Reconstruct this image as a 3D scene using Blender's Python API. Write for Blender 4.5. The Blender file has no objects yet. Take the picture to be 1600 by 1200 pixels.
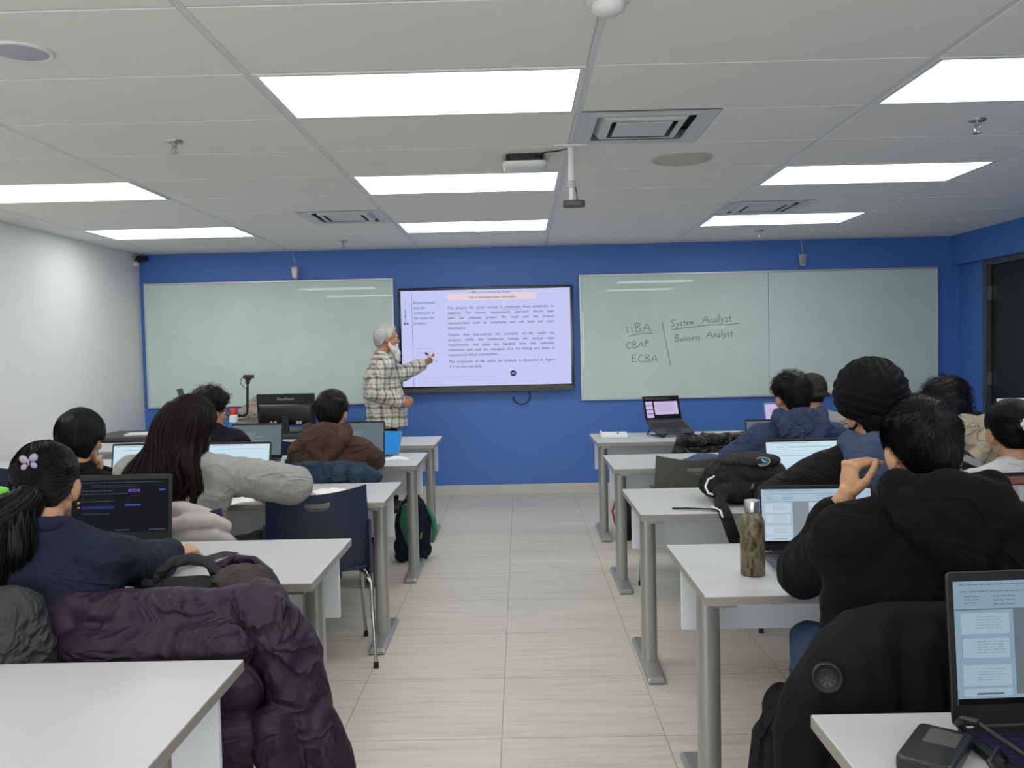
import bpy, bmesh, math, random
from mathutils import Vector, Matrix, noise, Euler, Quaternion
SC = bpy.context.scene
C = SC.collection
PI = math.pi
R = math.radians
random.seed(7)

# ------------------------------------------------------------------ camera
def make_camera():
    f_px, yaw, pitch, roll = 1375.78, 0.0096745, -0.0391288, -0.021934
    cd = bpy.data.cameras.new('camera')
    cam = bpy.data.objects.new('camera', cd)
    C.objects.link(cam)
    cd.sensor_fit = 'HORIZONTAL'
    cd.sensor_width = 36.0
    cd.lens = f_px / 1600 * 36.0
    cd.clip_start = 0.05
    fw = Vector((-math.sin(yaw) * math.cos(pitch), math.cos(yaw) * math.cos(pitch), math.sin(pitch)))
    r0 = Vector((math.cos(yaw), math.sin(yaw), 0))
    u0 = r0.cross(fw)
    r = r0 * math.cos(roll) + u0 * math.sin(roll)
    u = -r0 * math.sin(roll) + u0 * math.cos(roll)
    m = Matrix((r, u, -fw)).transposed().to_4x4()
    m.translation = Vector((0.9487, -3.1553, 1.4145))
    cam.matrix_world = m
    SC.camera = cam
make_camera()

# ------------------------------------------------------------------ world, exposure
w = bpy.data.worlds.new('world')
SC.world = w
w.use_nodes = True
w.node_tree.nodes['Background'].inputs[0].default_value = (0.8, 0.9, 1.0, 1)
w.node_tree.nodes['Background'].inputs[1].default_value = 0.05
SC.view_settings.view_transform = 'Standard'
SC.view_settings.look = 'None'
SC.view_settings.gamma = 1.0
SC.view_settings.use_curve_mapping = False
SC.view_settings.exposure = 0.07
def rear_fill():
    # fill light added behind the unseen back wall's opening, brightens front wall and ceiling
    ld = bpy.data.lights.new('rear_fill', 'AREA'); ld.shape = 'RECTANGLE'; ld.size = 3.7; ld.size_y = 1.3
    ld.energy = 95; ld.color = (.97, .99, 1.0)
    o = bpy.data.objects.new('rear_fill', ld); C.objects.link(o)
    o.location = (.5, -5.35, 1.55); o.rotation_euler = (R(90), 0, 0)
rear_fill()
LAMP_STRENGTH = 6.0          # every ceiling panel's own light

# ------------------------------------------------------------------ materials
def lin(h):
    if not isinstance(h, str):
        return tuple(h) + (1,) if len(h) == 3 else h
    v = [int(h[i:i + 2], 16) / 255 for i in (0, 2, 4)]
    return tuple((c / 12.92 if c <= 0.04045 else ((c + 0.055) / 1.055) ** 2.4) for c in v) + (1,)

class NT:
    def __init__(self, m):
        self.t = m.node_tree
        self.n = self.t.nodes
        self.b = self.n['Principled BSDF']
    def add(self, typ, **kw):
        nd = self.n.new(typ)
        for k, v in kw.items():
            if k.startswith('i_'):
                nd.inputs[int(k[2:])].default_value = v
            else:
                setattr(nd, k, v)
        return nd
    def link(self, a, b):
        self.t.links.new(a, b)
    def math(self, op, a, b=None, c=None):
        nd = self.n.new('ShaderNodeMath'); nd.operation = op
        for i, v in enumerate((a, b, c)):
            if v is None: continue
            if isinstance(v, (int, float)): nd.inputs[i].default_value = v
            else: self.link(v, nd.inputs[i])
        return nd.outputs[0]
    def coord(self, kind='Object', scale=(1, 1, 1)):
        tc = self.add('ShaderNodeTexCoord')
        mp = self.add('ShaderNodeMapping')
        mp.inputs['Scale'].default_value = scale
        self.link(tc.outputs[kind], mp.inputs[0])
        return mp.outputs[0]
    def noise(self, vec, scale, detail=2, rough=0.5):
        nd = self.add('ShaderNodeTexNoise')
        nd.inputs['Scale'].default_value = scale
        nd.inputs['Detail'].default_value = detail
        nd.inputs['Roughness'].default_value = rough
        self.link(vec, nd.inputs['Vector'])
        return nd.outputs[0]
    def ramp(self, fac, stops):
        nd = self.add('ShaderNodeValToRGB')
        e = nd.color_ramp.elements
        while len(e) < len(stops): e.new(0.5)
        for el, (p, col) in zip(e, stops):
            el.position = p; el.color = lin(col)
        self.link(fac, nd.inputs[0])
        return nd.outputs[0]
    def mix(self, fac, a, b):
        nd = self.add('ShaderNodeMix', data_type='RGBA')
        if isinstance(fac, (int, float)): nd.inputs[0].default_value = fac
        else: self.link(fac, nd.inputs[0])
        for i, v in ((6, a), (7, b)):
            if isinstance(v, (tuple, str)): nd.inputs[i].default_value = lin(v)
            else: self.link(v, nd.inputs[i])
        return nd.outputs[2]
    def bump(self, h, strength=0.2, dist=0.01):
        nd = self.add('ShaderNodeBump')
        nd.inputs['Strength'].default_value = strength
        nd.inputs['Distance'].default_value = dist
        self.link(h, nd.inputs['Height'])
        self.link(nd.outputs[0], self.b.inputs['Normal'])

M = {}
def mat(name, col, rough=0.5, metal=0.0, var=0.08, vscale=6.0, bump=0.0, bscale=200.0, bdist=0.002, stretch=(1, 1, 1), spec=0.5, coat=0.0, sheen=0.0, wrinkle=None):
    """a plain procedural material: colour with slight noise variation and an optional noise bump"""
    m = bpy.data.materials.new(name); m.use_nodes = True
    t = NT(m)
    c = lin(col)
    vec = t.coord('Object', stretch)
    f = t.noise(vec, vscale, 3)
    a = tuple(max(0, x * (1 - var)) for x in c[:3]) + (1,)
    b = tuple(min(1, x * (1 + var)) for x in c[:3]) + (1,)
    t.link(t.mix(f, a, b), t.b.inputs['Base Color'])
    t.b.inputs['Roughness'].default_value = rough
    t.b.inputs['Metallic'].default_value = metal
    t.b.inputs['Specular IOR Level'].default_value = spec
    if coat: t.b.inputs['Coat Weight'].default_value = coat
    if sheen:
        t.b.inputs['Sheen Weight'].default_value = sheen
    if bump:
        t.bump(t.noise(vec, bscale, 3), bump, bdist)
    if wrinkle:
        # creases: ridges of a warped noise, laid under the fine weave
        sc, amount, st = wrinkle
        v2 = t.coord('Object', st)
        nz = t.add('ShaderNodeTexNoise'); nz.inputs['Scale'].default_value = sc; nz.inputs['Detail'].default_value = 2.5; nz.inputs['Distortion'].default_value = 1.1
        t.link(v2, nz.inputs['Vector'])
        rid = t.math('ABSOLUTE', t.math('SUBTRACT', nz.outputs[0], 0.5))
        rid = t.math('POWER', t.math('SUBTRACT', 1.0, t.math('MULTIPLY', rid, 2.0)), 6.0)
        bb = t.add('ShaderNodeBump'); bb.inputs['Strength'].default_value = 1.0; bb.inputs['Distance'].default_value = amount
        t.link(rid, bb.inputs['Height'])
        for nd in list(t.n):
            if nd.type == 'BUMP' and nd != bb: t.link(bb.outputs[0], nd.inputs['Normal'])
        if not bump: t.link(bb.outputs[0], t.b.inputs['Normal'])
    M[name] = m
    return m
def glow(name, col, strength, base='08080a', rough=0.35):
    m = bpy.data.materials.new(name); m.use_nodes = True
    t = NT(m)
    f = t.noise(t.coord('Object'), 3.0, 2)
    c = lin(col)
    t.link(t.mix(f, tuple(x * 0.98 for x in c[:3]) + (1,), c), t.b.inputs['Emission Color'])
    t.b.inputs['Base Color'].default_value = lin(base)
    t.b.inputs['Emission Strength'].default_value = strength
    t.b.inputs['Specular IOR Level'].default_value = 0.08
    t.b.inputs['Roughness'].default_value = rough
    M[name] = m
    return m

mat('white_paint', 'e9e9e6', 0.55, var=0.02, bump=0.05, bscale=90)
mat('blue_paint', '4976c2', 0.5, var=0.04, vscale=1.5, bump=0.06, bscale=120)
mat('baseboard_tile', 'c9c6be', 0.35, var=0.03)
mat('ceiling_tile_white', 'eeede8', 0.9, var=0.015, bump=0.15, bscale=260)
mat('grid_white', 'dde0e3', 0.45, var=0.01)
mat('lamp_frame_white', 'e6e6e6', 0.4, var=0.01)
mat('plenum', '3a3a3a', 0.9)
mat('desk_top', 'bfc0c1', 0.38, var=0.015, vscale=30)
mat('desk_edge', '918d84', 0.4, var=0.02)
mat('modesty', 'dfe4ea', 0.5, var=0.01)
mat('leg_grey', 'a9a9a6', 0.35, metal=0.55, var=0.03)
mat('chrome', 'c8c8c8', 0.18, metal=1.0, var=0.02)
mat('navy_plastic', '1a2740', 0.42, var=0.05)
mat('grey_plastic', '4e4c49', 0.5, var=0.05)
mat('black_plastic', '141415', 0.4, var=0.1)
mat('black_gloss', '0c0c0e', 0.15, var=0.05)
mat('dark_metal', '2c2c2e', 0.4, metal=0.6, var=0.05)
mat('silver', 'b9bbbd', 0.3, metal=0.9, var=0.03)
mat('laptop_grey', '4a4b4e', 0.38, metal=0.6, var=0.03)
mat('laptop_black', '1b1b1d', 0.4, metal=0.2, var=0.05)
mat('key_black', '111113', 0.5, var=0.1)
mat('white_plastic', 'e4e4e2', 0.4, var=0.01)
mat('light_grey_plastic', 'b8b9b9', 0.45, var=0.02)
mat('paper', 'eceae6', 0.7, var=0.02)
mat('teacher_desk_grey', '4b4c4f', 0.5, var=0.05)
mat('speaker_green_white', 'c3c6b4', 0.6, var=0.02, bump=0.3, bscale=500)
mat('speaker_lilac', 'b5b6c6', 0.6, var=0.02)
mat('vent_white', 'cfd2d3', 0.45, var=0.02)
mat('duct_dark', '5c5e62', 0.7, var=0.1)
mat('door_black', '1a1a1a', 0.55, var=0.06)
mat('frame_grey', '4d4f55', 0.45, var=0.03)
mat('marker_ink', '55625e', 0.6, var=0.1)
mat('ink_dark', '26313f', 0.6)
mat('alu_frame', 'c9ccce', 0.35, metal=0.5, var=0.02)
glow('lamp_light', 'fafcfb', LAMP_STRENGTH, 'ffffff')

def board_material():
    m = bpy.data.materials.new('glass_board'); m.use_nodes = True
    t = NT(m)
    v = t.coord('Object')
    f = t.noise(v, 2.2, 4, 0.6)
    t.link(t.ramp(f, [(0.3, 'c8dbd3'), (0.7, 'd3e4dd')]), t.b.inputs['Base Color'])
    t.b.inputs['Roughness'].default_value = 0.6
    t.b.inputs['Specular IOR Level'].default_value = 0.2
    t.b.inputs['Coat Weight'].default_value = 0.75
    t.b.inputs['Coat Roughness'].default_value = 0.015
    t.b.inputs['Coat IOR'].default_value = 1.5
    M['glass_board'] = m
board_material()

def floor_material():
    m = bpy.data.materials.new('floor_tile'); m.use_nodes = True
    t = NT(m)
    tc = t.add('ShaderNodeTexCoord')
    sp = t.add('ShaderNodeSeparateXYZ')
    t.link(tc.outputs['Object'], sp.inputs[0])
    S = 0.5945
    def grid(o, off):
        u = t.math('DIVIDE', t.math('SUBTRACT', o, off), S)
        cell = t.math('FLOOR', u)
        d = t.math('ABSOLUTE', t.math('SUBTRACT', t.math('FRACT', u), 0.5))
        return cell, t.math('GREATER_THAN', d, 0.5 - 0.0028)
    cx, lx = grid(sp.outputs[0], 0.2585)
    cy, ly = grid(sp.outputs[1], -0.003)
    line = t.math('MAXIMUM', lx, ly)
    # each tile gets its own streak offset
    wn = t.add('ShaderNodeTexWhiteNoise', noise_dimensions='2D')
    cb = t.add('ShaderNodeCombineXYZ')
    t.link(cx, cb.inputs[0]); t.link(cy, cb.inputs[1])
    t.link(cb.outputs[0], wn.inputs['Vector'])
    vm = t.add('ShaderNodeVectorMath', operation='MULTIPLY_ADD')
    t.link(wn.outputs['Color'], vm.inputs[0]); vm.inputs[1].default_value = (9, 9, 9)
    t.link(tc.outputs['Object'], vm.inputs[2])
    mp = t.add('ShaderNodeMapping'); mp.inputs['Scale'].default_value = (1.3, 16, 1)
    t.link(vm.outputs[0], mp.inputs[0])
    f1 = t.noise(mp.outputs[0], 2.2, 5, 0.6)
    mp2 = t.add('ShaderNodeMapping'); mp2.inputs['Scale'].default_value = (2.5, 60, 1)
    t.link(vm.outputs[0], mp2.inputs[0])
    f2 = t.noise(mp2.outputs[0], 2.0, 3, 0.6)
    col = t.ramp(f1, [(0.25, 'b9b2a4'), (0.45, 'cbc5b8'), (0.7, 'd4cfc4')])
    col = t.mix(t.math('MULTIPLY', t.math('GREATER_THAN', f2, 0.62), 0.2), col, 'b3a997')
    col = t.mix(line, col, '8d8678')
    t.link(col, t.b.inputs['Base Color'])
    t.b.inputs['Roughness'].default_value = 0.42
    t.bump(t.math('SUBTRACT', 1.0, line), 0.3, 0.002)
    M['floor_tile'] = m
floor_material()

# ------------------------------------------------------------------ mesh building
class MB:
    """collects boxes, tubes, lathes and so on; build() links them as ONE mesh object"""
    def __init__(self):
        self.v = []; self.f = []; self.mi = []; self.cur = 0
    def mesh(self, vs, fs, T=None):
        o = len(self.v)
        self.v += [tuple(T @ Vector(p)) if T is not None else tuple(p) for p in vs]
        self.f += [[i + o for i in f] for f in fs]
        self.mi += [self.cur] * len(fs)
        return self
    def box(self, x0, x1, y0, y1, z0, z1, T=None):
        vs = [(x, y, z) for z in (z0, z1) for y in (y0, y1) for x in (x0, x1)]
        fs = [(0, 2, 3, 1), (4, 5, 7, 6), (0, 1, 5, 4), (2, 6, 7, 3), (0, 4, 6, 2), (1, 3, 7, 5)]
        return self.mesh(vs, fs, T)
    def quad(self, a, b, c, d):
        return self.mesh([a, b, c, d], [(0, 1, 2, 3)])
    def rect(self, x0, x1, z0, z1, y=0.0, T=None):
        """upright rectangle facing -Y"""
        return self.mesh([(x0, y, z0), (x1, y, z0), (x1, y, z1), (x0, y, z1)], [(0, 1, 2, 3)], T)
    def prism(self, poly, z0, z1, T=None):
        n = len(poly)
        vs = [(p[0], p[1], z0) for p in poly] + [(p[0], p[1], z1) for p in poly]
        fs = [list(range(n))[::-1], list(range(n, 2 * n))] + [(i, (i + 1) % n, n + (i + 1) % n, n + i) for i in range(n)]
        return self.mesh(vs, fs, T)
    def lathe(self, prof, n=24, T=None):
        vs = []; fs = []
        m = len(prof)
        for r, z in prof:
            for k in range(n):
                a = 2 * PI * k / n
                vs.append((r * math.cos(a), r * math.sin(a), z))
        for i in range(m - 1):
            for k in range(n):
                k2 = (k + 1) % n
                fs.append((i * n + k, i * n + k2, (i + 1) * n + k2, (i + 1) * n + k))
        fs.append(tuple(range(n))[::-1]); fs.append(tuple((m - 1) * n + k for k in range(n)))
        return self.mesh(vs, fs, T)
    def loft(self, rings):
        n = len(rings[0]); vs = [p for r in rings for p in r]; fs = []
        for i in range(len(rings) - 1):
            for k in range(n):
                k2 = (k + 1) % n
                fs.append((i * n + k, i * n + k2, (i + 1) * n + k2, (i + 1) * n + k))
        fs.append(tuple(range(n))[::-1]); fs.append(tuple((len(rings) - 1) * n + k for k in range(n)))
        return self.mesh(vs, fs)
    def tube(self, pts, r, n=8, flat=1.0, up=None):
        """tube along a polyline; r a number or list; flat squashes it along the frame's second axis"""
        pts = [Vector(p) for p in pts]; rings = []
        prev = None
        for i, p in enumerate(pts):
            t = (pts[min(i + 1, len(pts) - 1)] - pts[max(i - 1, 0)]).normalized()
            if prev is None:
                u = Vector(up) if up else (Vector((0, 0, 1)) if abs(t.z) < 0.9 else Vector((1, 0, 0)))
                a = (u - t * u.dot(t)).normalized()
            else:
                a = (prev - t * prev.dot(t)).normalized()
            prev = a
            b = t.cross(a)
            rr = r[i] if isinstance(r, (list, tuple)) else r
            rings.append([p + b * (rr * math.cos(2 * PI * k / n)) + a * (rr * flat * math.sin(2 * PI * k / n)) for k in range(n)])
        return self.loft(rings)
    def sphere(self, c, r, n=14, m=9, T=None):
        c = Vector(c); rad = Vector(r) if isinstance(r, (tuple, list, Vector)) else Vector((r, r, r))
        vs = [(c.x, c.y, c.z - rad.z)]; fs = []
        for i in range(1, m):
            th = PI * i / m
            for k in range(n):
                a = 2 * PI * k / n
                vs.append((c.x + rad.x * math.sin(th) * math.cos(a), c.y + rad.y * math.sin(th) * math.sin(a), c.z - rad.z * math.cos(th)))
        vs.append((c.x, c.y, c.z + rad.z))
        for k in range(n):
            k2 = (k + 1) % n
            fs.append((0, 1 + k2, 1 + k))
            for i in range(m - 2):
                fs.append((1 + i * n + k, 1 + i * n + k2, 1 + (i + 1) * n + k2, 1 + (i + 1) * n + k))
            fs.append((len(vs) - 1, 1 + (m - 2) * n + k, 1 + (m - 2) * n + k2))
        return self.mesh(vs, fs, T)
    def build(self, name, mats, parent=None, smooth=None, bevel=0.0, loc=None, seg=2):
        me = bpy.data.meshes.new(name)
        me.from_pydata(self.v, [], self.f)
        for m in (mats if isinstance(mats, (list, tuple)) else [mats]):
            me.materials.append(M[m] if isinstance(m, str) else m)
        me.polygons.foreach_set('material_index', self.mi)
        me.update()
        return link_mesh(name, me, parent, smooth, bevel, loc, seg)

def link_mesh(name, me, parent=None, smooth=None, bevel=0.0, loc=None, seg=2):
    if smooth is not None:
        me.polygons.foreach_set('use_smooth', [True] * len(me.polygons))
        if smooth < 180:
            me.set_sharp_from_angle(angle=R(smooth))
    o = bpy.data.objects.new(name, me); C.objects.link(o)
    if bevel:
        b = o.modifiers.new('bevel', 'BEVEL'); b.width = bevel; b.segments = seg; b.limit_method = 'ANGLE'; b.angle_limit = R(40)
    if loc is not None: o.location = loc
    if parent is not None: o.parent = parent
    return o
def tag(o, label, cat, group=None):
    o['label'] = label; o['category'] = cat
    if group: o['group'] = group
    return o
def thing(name, label, cat, loc=(0, 0, 0), rz=0.0, group=None):
    o = bpy.data.objects.new(name, None); C.objects.link(o)
    o.empty_display_size = 0.05
    o.location = loc; o.rotation_euler = (0, 0, rz)
    return tag(o, label, cat, group)
def struct(name, mb, mats, **kw):
    o = mb.build(name, mats, **kw); o['kind'] = 'structure'
    return o
def dup(root, loc, rz, label, group=None):
    r = root.copy(); C.objects.link(r); r.location = loc; r.rotation_euler = (0, 0, rz); r['label'] = label
    if group: r['group'] = group
    for ch in list(root.children):
        c = ch.copy(); C.objects.link(c); c.parent = r
        for g in list(ch.children):
            d = g.copy(); C.objects.link(d); d.parent = c
    return r
def text_geo(body, size, align='LEFT', word=1.0, char=1.0):
    """lettering as flat geometry in the XZ plane; returns (verts, faces, width)"""
    cu = bpy.data.curves.new('t', 'FONT'); cu.body = body; cu.size = size; cu.align_x = align
    cu.space_word = word; cu.space_character = char; cu.resolution_u = 2
    o = bpy.data.objects.new('t', cu); C.objects.link(o)
    dg = bpy.context.evaluated_depsgraph_get()
    me = bpy.data.meshes.new_from_object(o.evaluated_get(dg))
    vs = [(v.co.x, 0, v.co.y) for v in me.vertices]; fs = [tuple(p.vertices) for p in me.polygons]
    bpy.data.objects.remove(o); bpy.data.curves.remove(cu); bpy.data.meshes.remove(me)
    xs = [v[0] for v in vs] or [0]
    return vs, fs, max(xs) - min(xs)
def put_text(mb, body, size, x, z, y=0.0, align='LEFT', fit=None, bold=0.0, T=None, rot=0.0):
    vs, fs, wd = text_geo(body, size, align)
    if fit and ' ' in body:              # justified: widen the word spaces to fill the line
        n = body.count(' ')
        vs1, fs1, w1 = text_geo(body, size, align, word=2.0)
        k = 1 + (fit - wd) / max(1e-6, (w1 - wd))
        vs, fs, wd = text_geo(body, size, align, word=k)
    c, s = math.cos(rot), math.sin(rot)
    for dx in ((0,) if not bold else (0, bold)):
        mb.mesh([(x + (p[0] + dx) * c - p[2] * s, y, z + (p[0] + dx) * s + p[2] * c) for p in vs], fs, T)

# ------------------------------------------------------------------ room shell
XL, XR, XB, YF, YB, H = -2.73, 5.2, 5.115, 5.404, -5.2, 2.411
b = MB(); b.quad((XL - .2, YB - .2, 0), (XR + .3, YB - .2, 0), (XR + .3, YF + .2, 0), (XL - .2, YF + .2, 0))
struct('floor', b, 'floor_tile')
struct('wall_front', MB().box(XL - .1, XR + .1, YF, YF + .12, 0, H + .15), 'blue_paint')
struct('wall_left', MB().box(XL - .12, XL, YB, YF, 0, H + .15), 'white_paint')
b = MB()
b.box(XL - .1, XR + .1, YB - .12, YB, 0, .85); b.box(XL - .1, XR + .1, YB - .12, YB, 2.25, H + .15)
b.box(XL - .1, -1.4, YB - .12, YB, .85, 2.25); b.box(2.4, XR + .1, YB - .12, YB, .85, 2.25)
struct('wall_back', b, 'white_paint')
b = MB()
for x in (-1.4, -.15, 1.1, 2.36): b.box(x, x + .04, YB - .08, YB - .02, .85, 2.25)
b.box(-1.36, 2.36, YB - .08, YB - .02, .85, .89); b.box(-1.36, 2.36, YB - .08, YB - .02, 2.21, 2.25)
struct('added_window_1', b, 'frame_grey')  # invented frame in the unseen back wall, added to let the fill light in
b = MB()
b.box(XR, XR + .12, 4.93, YF, 0, 2.13)                       # reveal beside the door
b.box(XR, XR + .12, YB, 3.93, 0, 2.13)
b.box(XB, XR + .12, YB, YF, 2.13, H + .15)                   # dropped beam
struct('wall_right', b, 'blue_paint')
struct('baseboard_front', MB().box(XL, XR, YF - .012, YF, 0, .10), 'baseboard_tile', bevel=.003)
struct('baseboard_left', MB().box(XL, XL + .012, YB, YF - .012, 0, .10), 'baseboard_tile', bevel=.003)
b = MB()
b.box(XR + .03, XR + .075, 3.97, 4.89, .008, 2.08)
d1 = struct('door_1', b, 'door_black', bevel=.004)
b = MB()
b.box(XR - .02, XR + .12, 4.89, 4.945, 0, 2.13); b.box(XR - .02, XR + .12, 3.915, 3.97, 0, 2.13); b.box(XR - .02, XR + .12, 3.97, 4.89, 2.08, 2.13)
b.build('door_frame', 'frame_grey', d1, bevel=.004)
for z in (.25, 1.06, 1.83):
    b = MB()
    b.lathe([(.009, -.06), (.009, .06)], 10, Matrix.Translation((XR + .018, 4.886, z)))
    b.box(XR + .0, XR + .026, 4.868, 4.892, z - .06, z + .06)
    b.build('hinge', 'silver', d1, smooth=40)

# ceiling: lay-in tiles, each 1.22 x 0.61, in a white T-bar grid
GX, GY = 1.22, 0.61
LAMPS = [(0, 0), (0, 3), (0, 6), (-2, 0), (-2, 3), (-2, 6), (2, 0), (2, 3), (2, 6)]
LAMPS += [(c, v) for c in (-2, 0, 2) for v in (-3,)]
VENTS = [(1, 1, 0), (-1, 5, 1), (2, 5, 0)]                     # column, row, half of the cell
def cell_x(c): return c * GX, (c + 1) * GX
tiles = MB()
for c in range(-3, 5):
    for v in range(-11, 10):
        if (c, v) in LAMPS: continue
        x0, x1 = c * GX + .013, (c + 1) * GX - .013
        y0, y1 = v * GY + .006, (v + 1) * GY - .006
        x0 = max(x0, XL); x1 = min(x1, XB); y1 = min(y1, YF); y0 = max(y0, YB)
        if x1 - x0 < .02 or y1 - y0 < .02: continue
        for (vc, vv, hf) in VENTS:
            if (vc, vv) == (c, v):
                if hf == 0: x0 = c * GX + .61
                else: x1 = c * GX + .61
        tiles.box(x0, x1, y0, y1, H, H + .018)
struct('ceiling', tiles, 'ceiling_tile_white', bevel=.0025, seg=1)
struct('ceiling_void', MB().box(XL - .1, XR + .1, YB - .1, YF + .1, H + .12, H + .14), 'plenum')
b = MB()
for c in range(-2, 5):
    b.box(c * GX - .012, c * GX + .012, YB, YF, H + .002, H + .03)
struct('trim_1', b, 'grid_white')
b = MB()
for v in range(-9, 9):
    for c in range(-3, 5):
        b.box(max(XL, c * GX + .012), min(XB, (c + 1) * GX - .012), v * GY - .0045, v * GY + .0045, H + .0035, H + .03)
struct('trim_2', b, 'grid_white')

# ceiling light panels
def lamp_panel(c, v, label):
    x0, y0 = c * GX, v * GY
    t = thing('ceiling_light', label, 'ceiling light', (x0 + GX / 2, y0 + GY / 2, H), 0, 'flat light panels in the ceiling')
    hx, hy, e = GX / 2 - .013, GY / 2 - .007, .022
    b = MB()
    b.box(-hx, hx, -hy, -hy + e, -.004, .04); b.box(-hx, hx, hy - e, hy, -.004, .04)
    b.box(-hx, -hx + e, -hy + e, hy - e, -.004, .04); b.box(hx - e, hx, -hy + e, hy - e, -.004, .04)
    b.build('frame', 'lamp_frame_white', t)
    MB().box(-hx + e, hx - e, -hy + e, hy - e, .001, .03).build('diffuser', 'lamp_light', t)
rows = {0: 'in the nearest row', 3: 'in the middle row', 6: 'nearest the blue wall', -3: 'behind the viewer'}
cols = {-2: 'on the white wall side', 0: 'in the middle column', 2: 'on the door side'}
for c, v in LAMPS:
    lamp_panel(c, v, 'white ceiling light panel %s, %s' % (rows[v], cols[c]))

# air diffusers
def air_vent(x, y, label):
    t = thing('air_vent', label, 'air vent', (x, y, H), 0, 'square air vents in the ceiling')
    def ring(mb, a, bb, z0, z1):
        P = [(-a, -a, z0), (a, -a, z0), (a, a, z0), (-a, a, z0), (-bb, -bb, z1), (bb, -bb, z1), (bb, bb, z1), (-bb, bb, z1)]
        mb.mesh(P, [(0, 1, 5, 4), (1, 2, 6, 5), (2, 3, 7, 6), (3, 0, 4, 7)])
        mb.mesh([(p[0], p[1], p[2] + .004) for p in P], [(0, 4, 5, 1), (1, 5, 6, 2), (2, 6, 7, 3), (3, 7, 4, 0)])
    b = MB()
    ring(b, .30, .245, -.001, .002); b.build('face_frame', 'vent_white', t)
    for a, c, z in ((.245, .285, .0), (.175, .225, -.006),):
        b = MB(); ring(b, a, c, z, .055); ring(b, a - .028, a, z - .001, z); b.build('louvre', 'vent_white', t)
    MB().box(-.125, .125, -.125, .125, -.008, .0).build('centre_plate', 'vent_white', t, bevel=.006)
    MB().box(-.3, .3, -.3, .3, .075, .08).build('duct', 'duct_dark', t)
air_vent(1.22 + .305, .915, 'large square air vent beside the hanging camera pole')
air_vent(-.305, 5 * GY + .305, 'small square air vent above the left whiteboard')
air_vent(2.44 + .305, 5 * GY + .305, 'small square air vent above the right whiteboard')

def ceiling_speaker(x, y, r, m, label):
    t = thing('ceiling_speaker', label, 'speaker', (x, y, H))
    MB().lathe([(r, .002), (r, -.004), (r * .96, -.008), (r * .82, -.006), (r * .82, .002)], 40).build('rim', 'white_plastic' if m != 'speaker_green_white' else m, t, smooth=40)
    MB().lathe([(r * .81, .001), (r * .8, -.005), (r * .4, -.008), (.005, -.009)], 40).build('grille', m, t, smooth=60)
ceiling_speaker(1.83, 1.585, .165, 'speaker_green_white', 'round greenish ceiling speaker in front of the large air vent')
ceiling_speaker(-.64, -.285, .098, 'speaker_lilac', 'round lilac-centred ceiling speaker above the left desks')
t = thing('smoke_detector', 'white round smoke detector on the ceiling grid at the top edge', 'smoke detector', (1.222, -.60, H))
MB().lathe([(.062, .0), (.062, -.012), (.05, -.02)], 28).build('base', 'white_plastic', t, smooth=40)
MB().lathe([(.048, -.018), (.046, -.035), (.03, -.047), (.012, -.05)], 28).build('dome', 'white_plastic', t, smooth=60)

def sprinkler(x, y, label):
    t = thing('sprinkler', label, 'sprinkler', (x, y, H), 0, 'chrome fire sprinklers')
    MB().lathe([(.04, 0), (.038, -.006), (.018, -.012)], 20).build('escutcheon', 'chrome', t, smooth=40)
    b = MB(); b.lathe([(.011, -.008), (.011, -.028), (.007, -.032)], 12)
    for s in (-1, 1): b.tube([(s * .009, 0, -.026), (s * .014, 0, -.042), (s * .003, 0, -.058)], .0025, 6)
    b.lathe([(.003, -.028), (.003, -.056)], 8)
    b.build('head', 'chrome', t, smooth=40)
    MB().lathe([(.019, -.058), (.019, -.060)], 16).build('deflector', 'chrome', t)
sprinkler(-.627, .946, 'chrome sprinkler hanging between the left light panels')
sprinkler(3.048, .905, 'chrome sprinkler in front of the right near light panel')
sprinkler(-.595, 4.674, 'tiny sprinkler near the blue wall above the left whiteboard')
sprinkler(3.069, 4.633, 'tiny sprinkler near the blue wall above the right whiteboard')

# wireless access point
t = thing('access_point', 'white rounded wireless access point under the ceiling beside the camera pole', 'access point', (.996, 1.47, H))
def rrect(hx, hy, r, n=6):
    P = []
    for cx, cy, a0 in ((hx - r, hy - r, 0), (-hx + r, hy - r, 90), (-hx + r, -hy + r, 180), (hx - r, -hy + r, 270)):
        for k in range(n + 1):
            a = R(a0 + 90 * k / n); P.append((cx + r * math.cos(a), cy + r * math.sin(a)))
    return P
MB().prism(rrect(.098, .098, .03), -.04, 0).build('mount', 'dark_metal', t)
b = MB(); b.loft([[(x * k, y * k, z) for x, y in rrect(.112, .112, .035)] for k, z in ((1, -.038), (1.0, -.05), (.95, -.06), (.6, -.068), (.15, -.07))])
b.build('cover', 'white_plastic', t, smooth=50)
b = MB(); b.tube([(1.05, 1.37, H - .015), (1.10, 1.33, H - .006), (1.16, 1.28, H - .012), (1.215, 1.25, H - .006)], .004, 6)
tag(b.build('network_cable', 'black_plastic', smooth=60), 'black cable running along the ceiling from the access point', 'cable')

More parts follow.
